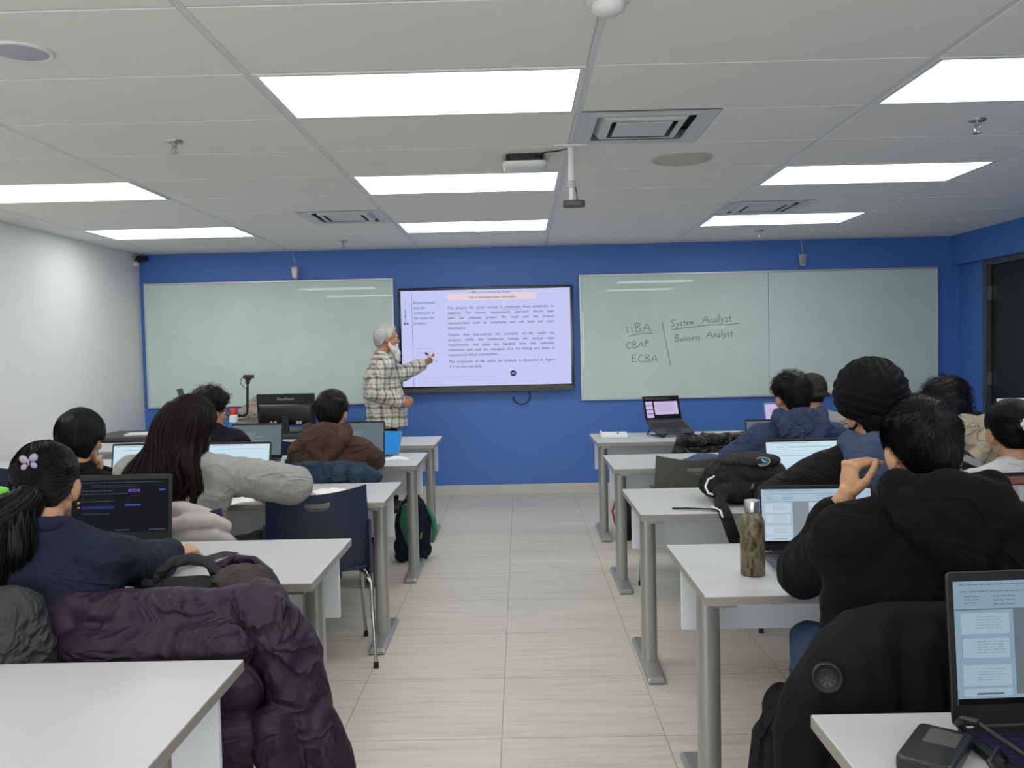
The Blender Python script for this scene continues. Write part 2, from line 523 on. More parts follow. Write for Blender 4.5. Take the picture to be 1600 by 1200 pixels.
# hanging camera on a pole
t = thing('hanging_camera', 'grey bar camera on a white pole hanging from the ceiling', 'camera', (1.222, 1.235, H))
b = MB(); b.prism([(p[0] * 1, p[1] * .55) for p in rrect(.085, .085, .04)], -.008, 0); b.build('ceiling_plate', 'white_plastic', t, bevel=.002)
MB().lathe([(.017, -.006), (.017, -.18), (.0175, -.18)], 16).build('pole', 'white_plastic', t, smooth=40)
MB().lathe([(.02, -.17), (.02, -.205)], 16).build('collar', 'light_grey_plastic', t, smooth=40)
MB().lathe([(.012, -.2), (.012, -.265)], 12).build('inner_pole', 'white_plastic', t, smooth=40)
MB().prism(rrect(.056, .03, .028), -.30, -.268, Matrix.Translation((.01, 0, 0))).build('camera_bar', 'grey_plastic', t, bevel=.006, smooth=40)
b = MB(); b.tube([(.016, -.01, -.2), (.024, -.012, -.23), (.026, -.006, -.262), (.018, 0, -.272)], .0035, 6); b.build('cable', 'black_plastic', t, smooth=60)

# hanging microphones
for x, z, lab in ((-1.19, 2.195, 'grey ceiling microphone hanging above the left whiteboard'), (3.662, 2.205, 'grey ceiling microphone hanging above the right whiteboard')):
    t = thing('hanging_microphone', lab, 'microphone', (x, 5.30, z), 0, 'hanging ceiling microphones')
    b = MB(); b.loft([[(px * k, py * k * .7, zz) for px, py in rrect(.033, .03, .012, 3)] for k, zz in ((.6, -.055), (.72, -.05), (1, .045), (.92, .052))])
    b.build('body', 'light_grey_plastic', t, smooth=40)
    b = MB(); b.loft([[(px * k, -.022 - .002 * q, zz) for px in (-.024, .024) for q in ((0, 1) if px < 0 else (1, 0))] for k, zz in ((.75, -.042), (1, .036))])
    b.build('grille', 'leg_grey', t)
    b = MB(); b.tube([(0, 0, .05), (.002, 0, .10), (-.012, 0, .15), (-.014, 0, H - z)], .0022, 6); b.build('cord', 'white_plastic', t, smooth=60)

# security camera in the corner
t = thing('security_camera', 'small black security camera in the corner by the white wall', 'camera', (-2.70, 5.30, 2.34))
MB().box(-.03, .01, -.03, .03, -.055, -.005).build('bracket', 'white_plastic', t, bevel=.006)
b = MB(); b.tube([(-.01, 0, .0), (.02, -.01, .01)], .022, 12); b.tube([(.0, -.0, .022), (.095, -.02, .018)], [.03, .026], 14); b.build('body', 'black_plastic', t, smooth=40)

# ------------------------------------------------------------------ boards and display on the blue wall
def glass_board(x0, x1, z0, z1, label, split=None):
    t = thing('glass_whiteboard', label, 'whiteboard', ((x0 + x1) / 2, YF, z0))
    cx = (x0 + x1) / 2
    e = .018
    xs = [x0, split, x1] if split else [x0, x1]
    for a, bb in zip(xs, xs[1:]):
        MB().box(a - cx + (.002 if a != x0 else e), bb - cx - (.002 if bb != x1 else e), -.026, -.012, e, z1 - z0 - e).build('glass_panel', 'glass_board', t, bevel=.002)
    b = MB()
    W, Hh = x1 - x0, z1 - z0
    b.box(-W / 2, W / 2, -.032, 0, 0, e); b.box(-W / 2, W / 2, -.032, 0, Hh - e, Hh)
    b.box(-W / 2, -W / 2 + e, -.032, 0, e, Hh - e); b.box(W / 2 - e, W / 2, -.032, 0, e, Hh - e)
    b.box(-W / 2 + e, W / 2 - e, -.011, 0, e, Hh - e)
    b.build('frame', 'alu_frame', t, bevel=.003)
    return t
glass_board(-2.685, -.262, .915, 2.13, 'wide pale green glass whiteboard without writing beside the display')
rb = glass_board(1.535, 4.985, .905, 2.12, 'very wide two-pane glass whiteboard with handwritten notes', 3.355)

# handwriting: pen strokes on the right board, given in a 200 x 100 local sheet
def strokes():
    S = []
    def g(ox, oy, s, sl, *polys):
        for p in polys:
            S.append([(ox + x * s + y * s * sl, oy + y * s) for x, y in p])
    up = lambda pts: pts
    A = [[(0, 0), (.45, 1), (.9, 0)], [(.2, .38), (.75, .38)]]
    Bl = [[(.05, 1), (.1, 0)], [(0, .95), (.4, 1), (.55, .8), (.15, .55), (.6, .4), (.65, .1), (.1, 0)]]
    Cc = [[(.7, .85), (.4, 1), (.05, .6), (.1, .15), (.45, 0), (.8, .1)]]
    Pp = [[(.1, 0), (.15, 1)], [(.1, .95), (.5, 1), (.6, .75), (.15, .55)]]
    Ee = [[(.6, 1), (.05, .95), (.1, 0), (.7, .05)], [(.08, .5), (.5, .52)]]
    I1 = [[(.1, .7), (.25, 0)], [(.07, .95), (.1, 1.0)]]
    Ss = [[(.65, .9), (.3, 1), (.05, .75), (.5, .45), (.5, .1), (.05, .05)]]
    s_ = [[(.35, .55), (.1, .5), (.1, .35), (.35, .2), (.3, .02), (.05, .02)]]
    y_ = [[(.05, .55), (.2, .15)], [(.45, .55), (.1, -.35)]]
    t_ = [[(.2, .8), (.2, .05), (.38, .05)], [(.02, .5), (.42, .55)]]
    e_ = [[(.05, .28), (.38, .32), (.3, .52), (.1, .45), (.07, .1), (.4, .05)]]
    m_ = [[(.05, 0), (.08, .5), (.25, .5), (.28, .05), (.3, .5), (.48, .5), (.52, .02)]]
    n_ = [[(.05, 0), (.08, .5), (.3, .5), (.36, .02)]]
    a_ = [[(.38, .45), (.15, .52), (.05, .15), (.25, .02), (.38, .4), (.42, .02)]]
    l_ = [[(.1, 1), (.12, .03)]]
    u_ = [[(.05, .5), (.08, .08), (.3, .05), (.35, .5), (.38, .02)]]
    i_ = [[(.08, .48), (.1, .02)], [(.08, .68), (.09, .7)]]
    def word(ox, oy, s, lift, seq):
        x = ox
        for glyph, adv in seq:
            g(x, oy + (x - ox) * lift, s, .06, *glyph); x += adv * s
    word(15, 59, 14, .04, [(I1, .55), (I1, .5), (Bl, .85), (A, 1)])
    word(16, 35, 10, .05, [(Cc, .95), (Bl, .85), (A, 1), (Pp, .8)])
    word(24, 14, 11.5, -.02, [(Ee, .85), (Cc, .95), (Bl, .8), (A, 1)])
    word(85, 67, 10.5, .06, [(Ss, .8), (y_, .55), (s_, .45), (t_, .5), (e_, .5), (m_, .95)])
    word(134, 71, 12, .05, [(A, 1.0), (n_, .5), (a_, .55), (l_, .3), (y_, .55), (s_, .45), (t_, .5)])
    word(91, 44, 10.5, .04, [(Bl, .8), (u_, .5), (s_, .42), (i_, .25), (n_, .5), (e_, .48), (s_, .42), (s_, .42)])
    word(140, 48, 11, .05, [(A, 1.0), (n_, .5), (a_, .55), (l_, .3), (y_, .55), (s_, .45), (t_, .5)])
    S += [[(20, 53.5), (35, 57), (57, 57.6)], [(72, 76), (78, 40), (84, 8)], [(87, 62.5), (120, 66), (150, 69), (170, 68), (192, 70)]]
    return S
b = MB()
bx0, bx1, bz0, bz1 = 1.879, 3.125, 1.180, 1.808      # the written patch on the board
def P_on(x, z): return bx0 + x / 200 * (bx1 - bx0), bz0 + z / 100 * (bz1 - bz0)
for st in strokes():
    pts = [P_on(*p) for p in st]
    sm = []
    for i in range(len(pts) - 1):                     # round the corners a little
        for k in range(4):
            q = k / 4
            a, c2 = pts[i], pts[i + 1]
            sm.append((a[0] + (c2[0] - a[0]) * q, a[1] + (c2[1] - a[1]) * q))
    sm.append(pts[-1])
    for _ in range(1):
        sm = [sm[0]] + [((sm[i - 1][0] + 2 * sm[i][0] + sm[i + 1][0]) / 4, (sm[i - 1][1] + 2 * sm[i][1] + sm[i + 1][1]) / 4) for i in range(1, len(sm) - 1)] + [sm[-1]]
    b.tube([(x - (1.535 + 4.985) / 2, -.0262, z - .905) for x, z in sm], .0029, 6, flat=.15, up=(0, 1, 0))
b.build('handwriting', 'marker_ink', rb)

# interactive display
t = thing('interactive_display', 'large black-framed display showing a lilac slide of project text', 'display', (.635, YF, 1.0))
TX0, TX1, TZ0, TZ1 = -.845, .83, .025, 1.025             # outer frame, relative; z from 1.0
b = MB(); b.box(TX0, TX1, -.085, -.02, TZ0, TZ1); b.build('housing', 'black_gloss', t, bevel=.006)
b = MB(); b.box(TX0, TX1, -.097, -.083, TZ0 - .012, TZ0 + .036); b.build('lower_bar', 'grey_plastic', t, bevel=.004)
b = MB()
for k in range(7): b.box(.48 + k * .022, .494 + k * .022, -.0985, -.096, TZ0 + .004, TZ0 + .014)
b.build('ports', 'black_plastic', t)
b = MB(); b.box(TX0 + .2, TX1 - .2, -.022, 0, .2, .8); b.build('wall_mount', 'dark_metal', t)
glow('slide_lilac', 'bfc4ee', 1.0); glow('slide_pink', 'd9cfe8', 1.0); glow('slide_band', 'e0ccd3', 1.0)
glow('slide_ink', '4a4d74', .8); glow('slide_blue', '35609f', .9); glow('slide_red', '9a5a9d', .8); glow('slide_faint', 'a6a9cf', 1.0)
glow('slide_dark', '30304a', .8)
SX0, SX1, SZ0, SZ1 = TX0 + .024, TX1 - .024, TZ0 + .05, TZ1 - .028
SWd, SHt = SX1 - SX0, SZ1 - SZ0
b = MB(); YS = -.0865
def sp(u, v): return SX0 + u / 1000 * SWd, SZ1 - v / 560 * SHt     # slide units 1000 x 560, v down
def srect(u0, u1, v0, v1, m, dy):
    b.cur = m
    x0, z1 = sp(u0, v0); x1, z0 = sp(u1, v1); b.rect(x0, x1, z0, z1, YS - dy)
srect(0, 1000, 0, 560, 0, 0)
srect(278, 800, 22, 60, 2, .0004)
srect(64.5, 66.5, 0, 560, 4, .0004)
def stext(s, u, v, size, m, align='LEFT', fit=None, bold=0, rot=0):
    b.cur = m; x, z = sp(u, v); put_text(b, s, size * SHt / 560, x, z, YS - .0008, align, fit and fit / 1000 * SWd, bold, None, rot)
stext('PPM-1123 Initiating the Project', 535, 22, 18, 4, 'CENTER')
stext('Unit 3: Document project deliverables', 540, 50, 17.5, 7, 'CENTER', bold=.0006)
for k, s in enumerate(['Requirements', 'and the', 'continuum of', 'life cycles for', 'projects']):
    stext(s, 75, 77 + 29.5 * k, 22.5, 4, bold=.0006)
stext('Lambton', 31, 178, 19, 4, bold=.0012, rot=PI / 2); stext('College', 31, 105, 17, 6, rot=PI / 2)
b.cur = 4
for u, v in ((22, 190), (38, 190)):
    x, z = sp(u, v)
    b.mesh([(x + .009 * math.cos(a), YS - .0008, z + .012 * math.sin(a)) for a in [R(30 * q) for q in range(12)]], [tuple(range(12))])
body = [('The project life cycles occupy a continuum from predictive to', 1), ('adaptive. The chosen requirements approach should align', 1), ('with the selected project life cycle and the project', 1),
        ('characteristics such as complexity and risk level and team', 1), ('distribution.', 0), None,
        ('Factors that characterize the positions of life cycles for', 1), ('projects within the continuum include the various ways', 1), ('requirements and plans are handled; how risk, schedule,', 1),
        ('resources, and cost are managed; and the timing and level of', 1), ('involvement of key stakeholders.', 0), None,
        ('The continuum of life cycles for projects is illustrated in Figure', 1), ('2-3  on the next slide.', 0)]
v = 111
for ln in body:
    if ln is None: v += 10; continue
    stext(ln[0], 276, v, 22, 3, 'LEFT', 626 if ln[1] else None, bold=.0005); v += 29.3
srect(596, 716, 119, 120.5, 5, .0006)
srect(276, 366, 149, 150.5, 6, .0006)
for k, s in enumerate(['Requirements', 'Management: A', 'Practice Guide']):
    stext(s, 88, 342 + 22 * k, 16.5, 6)
srect(100, 560, 508, 509.5, 6, .0006); stext('The Project Management Life Cycle, Unit 3 notes', 480, 527, 11, 6, 'CENTER'); stext('Requirements', 205, 529, 11, 6, 'CENTER')
b.cur = 7; x, z = sp(656, 492)
b.mesh([(x + .029 * math.cos(R(15 * q)), YS - .0008, z + .029 * math.sin(R(15 * q))) for q in range(24)], [tuple(range(24))])
b.cur = 6
for q in (-6, 6): srect(656 + q - 4, 656 + q + 4, 488, 496, 6, .001)
b.build('screen', ['slide_lilac', 'slide_pink', 'slide_band', 'slide_ink', 'slide_blue', 'slide_red', 'slide_faint', 'slide_dark'], t)
b = MB(); b.tube([(.955 + .083 * math.cos(a), YF - .03, .965 + .085 * math.sin(a)) for a in [R(20 + 15 * k) for k in range(-13, 10)]], .006, 8)
tag(b.build('power_cable', 'black_plastic', smooth=60), 'loop of dark cable hanging under the display', 'cable')
# ------------------------------------------------------------------ desks
DZ = .735
def desk(x0, x1, y0, y1, label, end):
    """white training desk; end = -1 or +1: the side whose leg stands by the aisle"""
    cx, cy = (x0 + x1) / 2, (y0 + y1) / 2
    W, D = x1 - x0, y1 - y0
    t = thing('training_desk', label, 'desk', (cx, cy, 0), 0, 'white training desks on grey T-legs')
    b = MB(); b.box(-W / 2, W / 2, -D / 2, D / 2, DZ - .027, DZ); b.build('tabletop', 'desk_top', t, bevel=.0025)
    b = MB(); b.box(-W / 2 - .0004, W / 2 + .0004, -D / 2 - .0004, D / 2 + .0004, DZ - .0255, DZ - .0015); b.build('edge_band', 'desk_edge', t, bevel=.002)
    b = MB(); b.box(-W / 2 + .035, W / 2 - .035, D / 2 - .075, D / 2 - .058, .463, DZ - .03); b.build('modesty_panel', 'modesty', t, bevel=.002)
    for s in (-1, 1):
        lx = s * (W / 2 - .068)
        b = MB(); b.prism([(lx + p[0], -D / 2 + .30 + p[1]) for p in rrect(.033, .037, .024, 5)], .03, DZ - .03)
        b.box(lx - .03, lx + .03, -D / 2 + .06, D / 2 - .09, DZ - .05, DZ - .027)
        l = b.build('leg', 'leg_grey', t, smooth=35)
        b = MB()
        n = 7; rings = []
        ys = [-D / 2 + .085, -D / 2 + .095, -D / 2 + .22, -D / 2 + .30, D / 2 - .04, D / 2 - .02]
        zs = [.018, .028, .036, .042, .03, .022]
        for y, z in zip(ys, zs):
            h = .037
            rings.append([(lx - h, y, .006), (lx + h, y, .006), (lx + h, y, z - .008), (lx + h * .75, y, z), (lx - h * .75, y, z), (lx - h, y, z - .008)])
        b.loft(rings)
        f = b.build('foot', 'leg_grey', l, smooth=30)
        b = MB()
        for y in (-D / 2 + .14, D / 2 - .07): b.lathe([(.016, 0), (.016, .012)], 12, Matrix.Translation((lx, y, 0)))
        b.build('glide', 'black_plastic', l)
    return t
LX = .316
rowL = [(-1.86, -1.215), (-.572, .049), (.820, 1.42), (2.085, 2.74), (3.216, 3.87)]
rowR = [(-2.21, -1.563), (-.791, -.160), (.394, 1.047), (1.747, 2.40), (3.12, 3.80)]
endx = [1.467, 1.437, 1.425, 1.46, 1.485]
placeL = ['nearest the viewer with bare top', 'holding the dark-screen laptop', 'behind the empty navy chair', 'in front of the brown hoodie', 'nearest the blue wall']
placeR = ['nearest the viewer with charger and laptop', 'with the camouflage bottle on it', 'carrying the black backpack', 'behind the grey chair', 'nearest the blue wall']
for i, (y0, y1) in enumerate(rowL):
    desk(LX - 1.5, LX, y0, y1, 'white aisle desk on the left %s' % placeL[i], 1)
    if i >= 1:
        desk(LX - 1.5 - .02 - 1.45, LX - 1.52, y0, y1, 'white wall-side desk in line with the desk %s' % placeL[i], -1)
for i, (y0, y1) in enumerate(rowR):
    desk(endx[i], endx[i] + 1.8, y0, y1, 'white aisle desk on the right %s' % placeR[i], -1)
    if i in (2, 3, 4):
        desk(endx[i] + 1.82, endx[i] + 3.4, y0, y1, 'white door-side desk in line with the desk %s' % placeR[i], 1)

# ------------------------------------------------------------------ chairs
def chair_meshes(plast):
    """shell chair, facing +Y, origin on the floor below the seat centre"""
    P = {}
    # back: structured grid with a D-shaped hand slot
    nx, W = 24, .232
    def z_top(u): return .80 + .03 * (u * u) ** .8
    rows = []
    zlo = .44
    th = .006
    SLW, slot_t = .27, .042                                  # slot half width (share), distance under the top
    def back_y(u, z):
        q = (z - zlo) / .38
        return -.225 - .055 * q + .035 * u * u
    lines = 16
    b = MB(); vs = []; fs = []
    us = [-1 + 2 * i / nx for i in range(nx + 1)]
    NR = 14                                                  # rows below the slot, slot rows, rows above
    def zrow(u, j):
        zt = z_top(u); sl_top = zt - slot_t
        d = .034 * max(0.0, 1 - (abs(u) / SLW) ** 6) ** .7 if abs(u) < SLW else 0
        sl_bot = sl_top - max(d, 0.0)
        if j <= 10: return zlo + (sl_bot - zlo) * j / 10
        return sl_top + (zt - sl_top) * (j - 11) / 3
    for side in (0, 1):
        for j in range(15):
            for u in us:
                z = zrow(u, j); k = 1 - .07 * (z - zlo) / .38
                y = back_y(u, z) - (th if side else 0)
                vs.append((u * W * k, y, z))
    n1 = nx + 1
    def vid(s, j, i): return s * 15 * n1 + j * n1 + i
    for j in range(14):
        for i in range(nx):
            um = abs((us[i] + us[i + 1]) / 2)
            if j == 10:
                if um < SLW: continue
            fs.append((vid(0, j, i), vid(0, j, i + 1), vid(0, j + 1, i + 1), vid(0, j + 1, i)))
            fs.append((vid(1, j, i), vid(1, j + 1, i), vid(1, j + 1, i + 1), vid(1, j, i + 1)))
    for i in range(nx):
        fs.append((vid(0, 14, i), vid(0, 14, i + 1), vid(1, 14, i + 1), vid(1, 14, i)))
        fs.append((vid(0, 0, i), vid(1, 0, i), vid(1, 0, i + 1), vid(0, 0, i + 1)))
        if abs((us[i] + us[i + 1]) / 2) < SLW:
            fs.append((vid(0, 10, i), vid(0, 10, i + 1), vid(1, 10, i + 1), vid(1, 10, i)))
            fs.append((vid(0, 11, i), vid(1, 11, i), vid(1, 11, i + 1), vid(0, 11, i + 1)))
    for j in range(14):
        for i in (0, nx):
            a = (vid(0, j, i), vid(1, j, i), vid(1, j + 1, i), vid(0, j + 1, i))
            fs.append(a if i else a[::-1])
    b.mesh(vs, fs)
    for s in (-1, 1):                                        # moulded ribs low on the back and side cheeks
        b.box(s * W * .985 - .006, s * W * .985 + .006, -.245, -.17, .43, .66)
    for k in range(-3, 4):
        b.box(k * .055 - .003, k * .055 + .003, -.236, -.226, .44, .475)
    P['backrest'] = (b, plast, 30)
    b = MB(); N = 14; vs = []; fs = []
    for s in (0, 1):
        for j in range(N + 1):
            for i in range(N + 1):
                u, v = -1 + 2 * i / N, j / N
                hw = .225 * (1 - .08 * (1 - v)) 
                x = u * hw; y = -.225 + v * .44
                z = .452 - .018 * math.sin(PI * v) * (1 - .3 * u * u) + .012 * u * u - .03 * max(0, v - .8) / .2 - (.008 if s else 0)
                vs.append((x, y, z))
    n1 = N + 1
    q = lambda s, j, i: s * n1 * n1 + j * n1 + i
    for j in range(N):
        for i in range(N):
            fs.append((q(0, j, i), q(0, j, i + 1), q(0, j + 1, i + 1), q(0, j + 1, i)))
            fs.append((q(1, j, i), q(1, j + 1, i), q(1, j + 1, i + 1), q(1, j, i + 1)))
    for i in range(N):
        fs.append((q(0, 0, i), q(1, 0, i), q(1, 0, i + 1), q(0, 0, i + 1))); fs.append((q(0, N, i), q(0, N, i + 1), q(1, N, i + 1), q(1, N, i)))
        fs.append((q(0, i, 0), q(0, i + 1, 0), q(1, i + 1, 0), q(1, i, 0))); fs.append((q(0, i, N), q(1, i, N), q(1, i + 1, N), q(0, i + 1, N)))
    b.mesh(vs, fs)
    P['seat'] = (b, plast, 40)
    L = []
    for s in (-1, 1):
        b = MB(); b.tube([(s * .17, .12, .425), (s * .2, .18, .40), (s * .21, .205, .35), (s * .225, .215, .012)], .009, 10); L.append(b)
        b = MB(); b.tube([(s * .17, -.10, .425), (s * .21, -.16, .41), (s * .228, -.19, .37), (s * .238, -.25, .012)], .009, 10); L.append(b)
    b = MB()
    b.tube([(-.17, .12, .425), (.17, .12, .425)], .009, 10); b.tube([(-.17, -.10, .425), (.17, -.10, .425)], .009, 10)
    for s in (-1, 1): b.tube([(s * .17, .12, .425), (s * .17, -.10, .425)], .009, 10)
    P['seat_frame'] = (b, 'chrome', 40)
    return P, L
CH = {}
def chair(x, y, rz, label, plast='navy_plastic'):
    grp = None
    if plast in CH:
        return dup(CH[plast], (x, y, 0), rz, label)
    t = thing('student_chair', label, 'chair', (x, y, 0), rz, 'plastic shell chairs on chrome legs')
    P, L = chair_meshes(plast)
    for nme, (b, m, sm) in P.items():
        b.build(nme, m, t, smooth=sm)
    for b in L:
        l = b.build('leg', 'chrome', t, smooth=40)
        c = MB()
        c.lathe([(.012, 0), (.012, .02), (.010, .03)], 12, Matrix.Translation((b.v[-5][0] * .5 + b.v[-10][0] * .5, b.v[-5][1] * .5 + b.v[-10][1] * .5, 0)))
        c.build('foot_glide', 'black_plastic', l)
    CH[plast] = t
    return t

# ------------------------------------------------------------------ laptops
glow('scr_doc', 'a9c0d2', .9); glow('scr_bright', 'c2dbe6', 1.0); glow('scr_ink', '6c7f93', .8); glow('scr_grey', '8f9aa0', .8); glow('scr_panel', 'c0d0dc', .9)
glow('scr_dark', '111319', 1.0, '020202', .5); glow('scr_dark_line', '55607a', .6); glow('scr_accent', '3c4fc0', .8); glow('scr_violet', '7a62c8', .7)
glow('scr_lilac', 'c3b4dc', 1.0); glow('scr_blue', '2f86cf', .9); glow('scr_brown', '6f4b45', .8); glow('scr_rose', '8d7c86', .8); glow('scr_black', '0b0a0e', .5)
glow('scr_dim', '8ea9bb', .78); glow('scr_dim_panel', 'a4bdcb', .8); glow('scr_mid', '6d7b83', .75); glow('key_violet', '1d1638', .55, '15131c', .5)
SM = ['scr_doc', 'scr_ink', 'scr_grey', 'scr_panel', 'scr_dark', 'scr_dark_line', 'scr_accent', 'scr_violet', 'scr_lilac', 'scr_blue', 'scr_brown', 'scr_rose', 'scr_black', 'scr_bright', 'scr_dim', 'scr_dim_panel', 'scr_mid']
SI = {n: i for i, n in enumerate(SM)}
def screen_rects(kind, rnd):
    """(u0,u1,v0,v1,material) in shares of the screen, v down"""
    L = []
    def lines(u0, u1, v0, v1, n, m, hgt=.35, short=.25):
        st = (v1 - v0) / n
        for k in range(n):
            uu = u1 - (u1 - u0) * rnd.random() * short
            u = u0
            while u < uu - .004:                              # broken into word-like dashes
                wl = min(uu - u, .012 + .03 * rnd.random())
                L.append((u, u + wl, v0 + st * k, v0 + st * (k + hgt), m)); u += wl + .006
    if kind == 'dark':
        L.append((0, 1, 0, 1, 'scr_dark'))
        lines(.05, .95, .045, .075, 1, 'scr_dark_line', .4, .1); lines(.2, .9, .1, .16, 2, 'scr_dark_line', .25, .5)
        lines(.05, .55, .2, .25, 1, 'scr_dark_line', .3); lines(.05, .7, .26, .32, 1, 'scr_dark_line', .2)
        L += [(.58, .70, .185, .235, 'scr_violet'), (.6, .68, .195, .225, 'scr_dark'), (.9, .965, .19, .225, 'scr_accent'), (.55, .71, .47, .505, 'scr_accent')]
        lines(.08, .5, .40, .46, 1, 'scr_dark_line', .2); lines(.1, .46, .50, .56, 3, 'scr_accent', .35, .1); lines(.1, .42, .64, .66, 1, 'scr_dark_line', .5)
        lines(.45, .6, .955, .98, 1, 'scr_ink', .4, .1); lines(.8, .97, .955, .98, 1, 'scr_ink', .4, .1)
    elif kind == 'doc':
        L.append((0, 1, 0, 1, 'scr_bright'))
        lines(.05, .6, .02, .05, 1, 'scr_ink', .4, .1)
        for v in (.12, .22, .27, .33, .42, .48, .55, .62, .66, .70, .74, .78, .84, .9):
            lines(.14, .9, v, v + .03, 1, 'scr_ink' if v in (.12, .33, .62) else 'scr_panel', .35, .5)
    elif kind in ('deck', 'deck_near'):
        bg, pan, midc = ('scr_doc', 'scr_panel', 'scr_grey') if kind == 'deck' else ('scr_dim', 'scr_dim_panel', 'scr_mid')
        L.append((0, 1, 0, 1, bg))
        ik = 'scr_ink' if kind == 'deck' else 'scr_mid'
        lines(.03, .5, .025, .045, 1, ik, .4, .2); lines(.03, .85, .08, .10, 1, ik, .4, .1)
        lines(.05, .12, .12, .2, 3, ik, .25); lines(.19, .3, .12, .22, 3, ik, .25); lines(.5, .9, .12, .2, 2, ik, .2)
        L.append((0, 1, .225, .235, midc)); L.append((.28, .43, .235, .92, midc))
        for k, v in enumerate((.26, .46, .68, .87)):
            h = min(.17, .93 - v)
            L.append((.03, .26, v, v + h, pan))
            if k == 1:
                L += [(.03, .26, v, v + .004, 'scr_ink'), (.03, .26, v + h - .004, v + h, 'scr_ink'), (.03, .033, v, v + h, 'scr_ink'), (.257, .26, v, v + h, 'scr_ink')]
            if h > .1:
                lines(.1, .25, v + .03, v + h - .03, 5, 'scr_ink', .25, .3)
            else: L.append((.09, .22, v + .035, v + .05, 'scr_black'))
        L.append((.44, .98, .26, .88, pan)); L.append((.475, .478, .26, .88, 'scr_grey'))
        lines(.5, .62, .3, .42, 4, 'scr_ink', .4, .3); lines(.66, .96, .34, .8, 11, 'scr_ink', .3, .2); lines(.49, .6, .66, .72, 2, 'scr_grey', .4)
        L += [(.455, .462, .34, .42, 'scr_ink'), (.29, .297, .33, .39, 'scr_ink')]
        L.append((0, 1, .95, 1, 'scr_black'))
    elif kind == 'slides':
        L.append((0, 1, 0, 1, 'scr_black'))
        for k in range(4): L.append((.04, .235, .20 + .19 * k, .365 + .19 * k, 'scr_lilac'))
        L.append((.28, .95, .21, .80, 'scr_lilac')); lines(.36, .9, .3, .7, 8, 'scr_rose', .25, .3)
        lines(.03, .9, .05, .12, 2, 'scr_grey', .2, .3)
    elif kind == 'lilac':
        L.append((0, 1, 0, 1, 'scr_lilac')); lines(.1, .9, .2, .9, 8, 'scr_rose', .2, .4)
    elif kind == 'blue':
        L.append((0, 1, 0, 1, 'scr_blue'))
    elif kind == 'rose':
        L.append((0, 1, 0, 1, 'scr_rose')); L += [(0, 1, 0, .12, 'scr_brown'), (.0, 1, .12, .135, 'scr_black'), (.28, .38, .16, .9, 'scr_grey'), (.38, .40, .25, .9, 'scr_brown'), (.42, .95, .2, .85, 'scr_lilac' if 0 else 'scr_rose')]
        lines(.45, .9, .25, .8, 8, 'scr_brown', .3, .3); lines(.05, .24, .25, .85, 10, 'scr_brown', .25, .3)
    elif kind == 'grey':
        L.append((0, 1, 0, 1, 'scr_mid')); lines(.1, .7, .25, .7, 7, 'scr_grey', .3, .5)
    return L
def laptop(loc, rz, label, kind, W=.345, SH=.225, tilt=15, depth=.235, body='laptop_grey', lid='laptop_black', keys='key_black', bezel=(.008, .012, .022), base_tilt=0.0, hinge=True, seed=1):
    """origin at the hinge line on the table; the base runs towards -Y"""
    rnd = random.Random(seed)
    t = thing('laptop', label, 'laptop', loc, rz)
    TB = Matrix.Rotation(R(base_tilt), 4, 'X')
    b = MB(); b.prism([(p[0], p[1] - depth / 2) for p in rrect(W / 2, depth / 2, .012, 4)], .003, .017, TB)
    base = b.build('base', body, t, bevel=.0025)
    b = MB()
    kw, y0 = W * .92, -.03
    for r in range(6):
        n = 15 if r < 5 else 9
        pit = kw / n
        for k in range(n):
            w_ = pit
            if r == 5 and k == 3: pass
            x = -kw / 2 + k * pit
            hgt = .0165 if r else .011
            yy = y0 - r * .0185
            b.box(x + .0013, x + pit - .0013, yy - hgt, yy, .0168, .0186, TB)
    b.build('keyboard', keys, base)
    b = MB(); b.box(-.055, .055, -depth + .014, -depth + .082, .0165, .0174, TB); b.build('touchpad', 'dark_metal', base)
    TL = Matrix.Translation((0, .004, .017)) @ Matrix.Rotation(R(-tilt), 4, 'X')
    b = MB(); b.prism([(p[0], p[1] + SH / 2) for p in rrect(W / 2, SH / 2, .009, 4)], -.006, 0, TL @ Matrix(((1, 0, 0, 0), (0, 0, 1, 0), (0, 1, 0, 0), (0, 0, 0, 1))) @ Matrix.Scale(-1, 4, (0, 0, 1)))
    l = b.build('screen_lid', lid, t, bevel=.0015)
    b = MB(); b.tube([(-W * .4, .004, .014), (W * .4, .004, .014)], .0065, 10)
    b.build('hinge', lid, t, smooth=40)
    b = MB()
    sx0, sx1, z0, z1 = -W / 2 + bezel[0], W / 2 - bezel[0], bezel[2], SH - bezel[1]
    for i, (u0, u1, v0, v1, m) in enumerate(screen_rects(kind, rnd)):
        b.cur = SI[m]
        b.rect(sx0 + u0 * (sx1 - sx0), sx0 + u1 * (sx1 - sx0), z1 - v1 * (z1 - z0), z1 - v0 * (z1 - z0), -.0004 - min(i, 12) * .00006, TL)
    b.build('display', SM, l)
    return t
laptop((-.52, .005, DZ), R(2), 'laptop with dark coding screen on the navy-sweater woman\'s desk', 'dark', .372, .238, 8, .25, 'silver', 'laptop_black', 'key_black', (.012, .018, .03), seed=3)
laptop((-.955, 1.24, DZ), R(3), 'laptop with pale document screen in front of the black-top student', 'doc', .35, .235, 14, seed=4)
laptop((-.49, 1.24, DZ), R(-3), 'laptop with pale screen mostly behind the long-haired woman', 'doc', .33, .23, 14, seed=5)
laptop((-.76, 2.46, DZ), R(-4), 'dim grey-screened laptop in front of the curly-haired student with glasses', 'grey', .34, .225, 10, seed=6)
laptop((-.10, 2.46, DZ), R(0), 'dim grey-screened laptop in front of the brown hoodie student', 'grey', .335, .225, 10, seed=7)
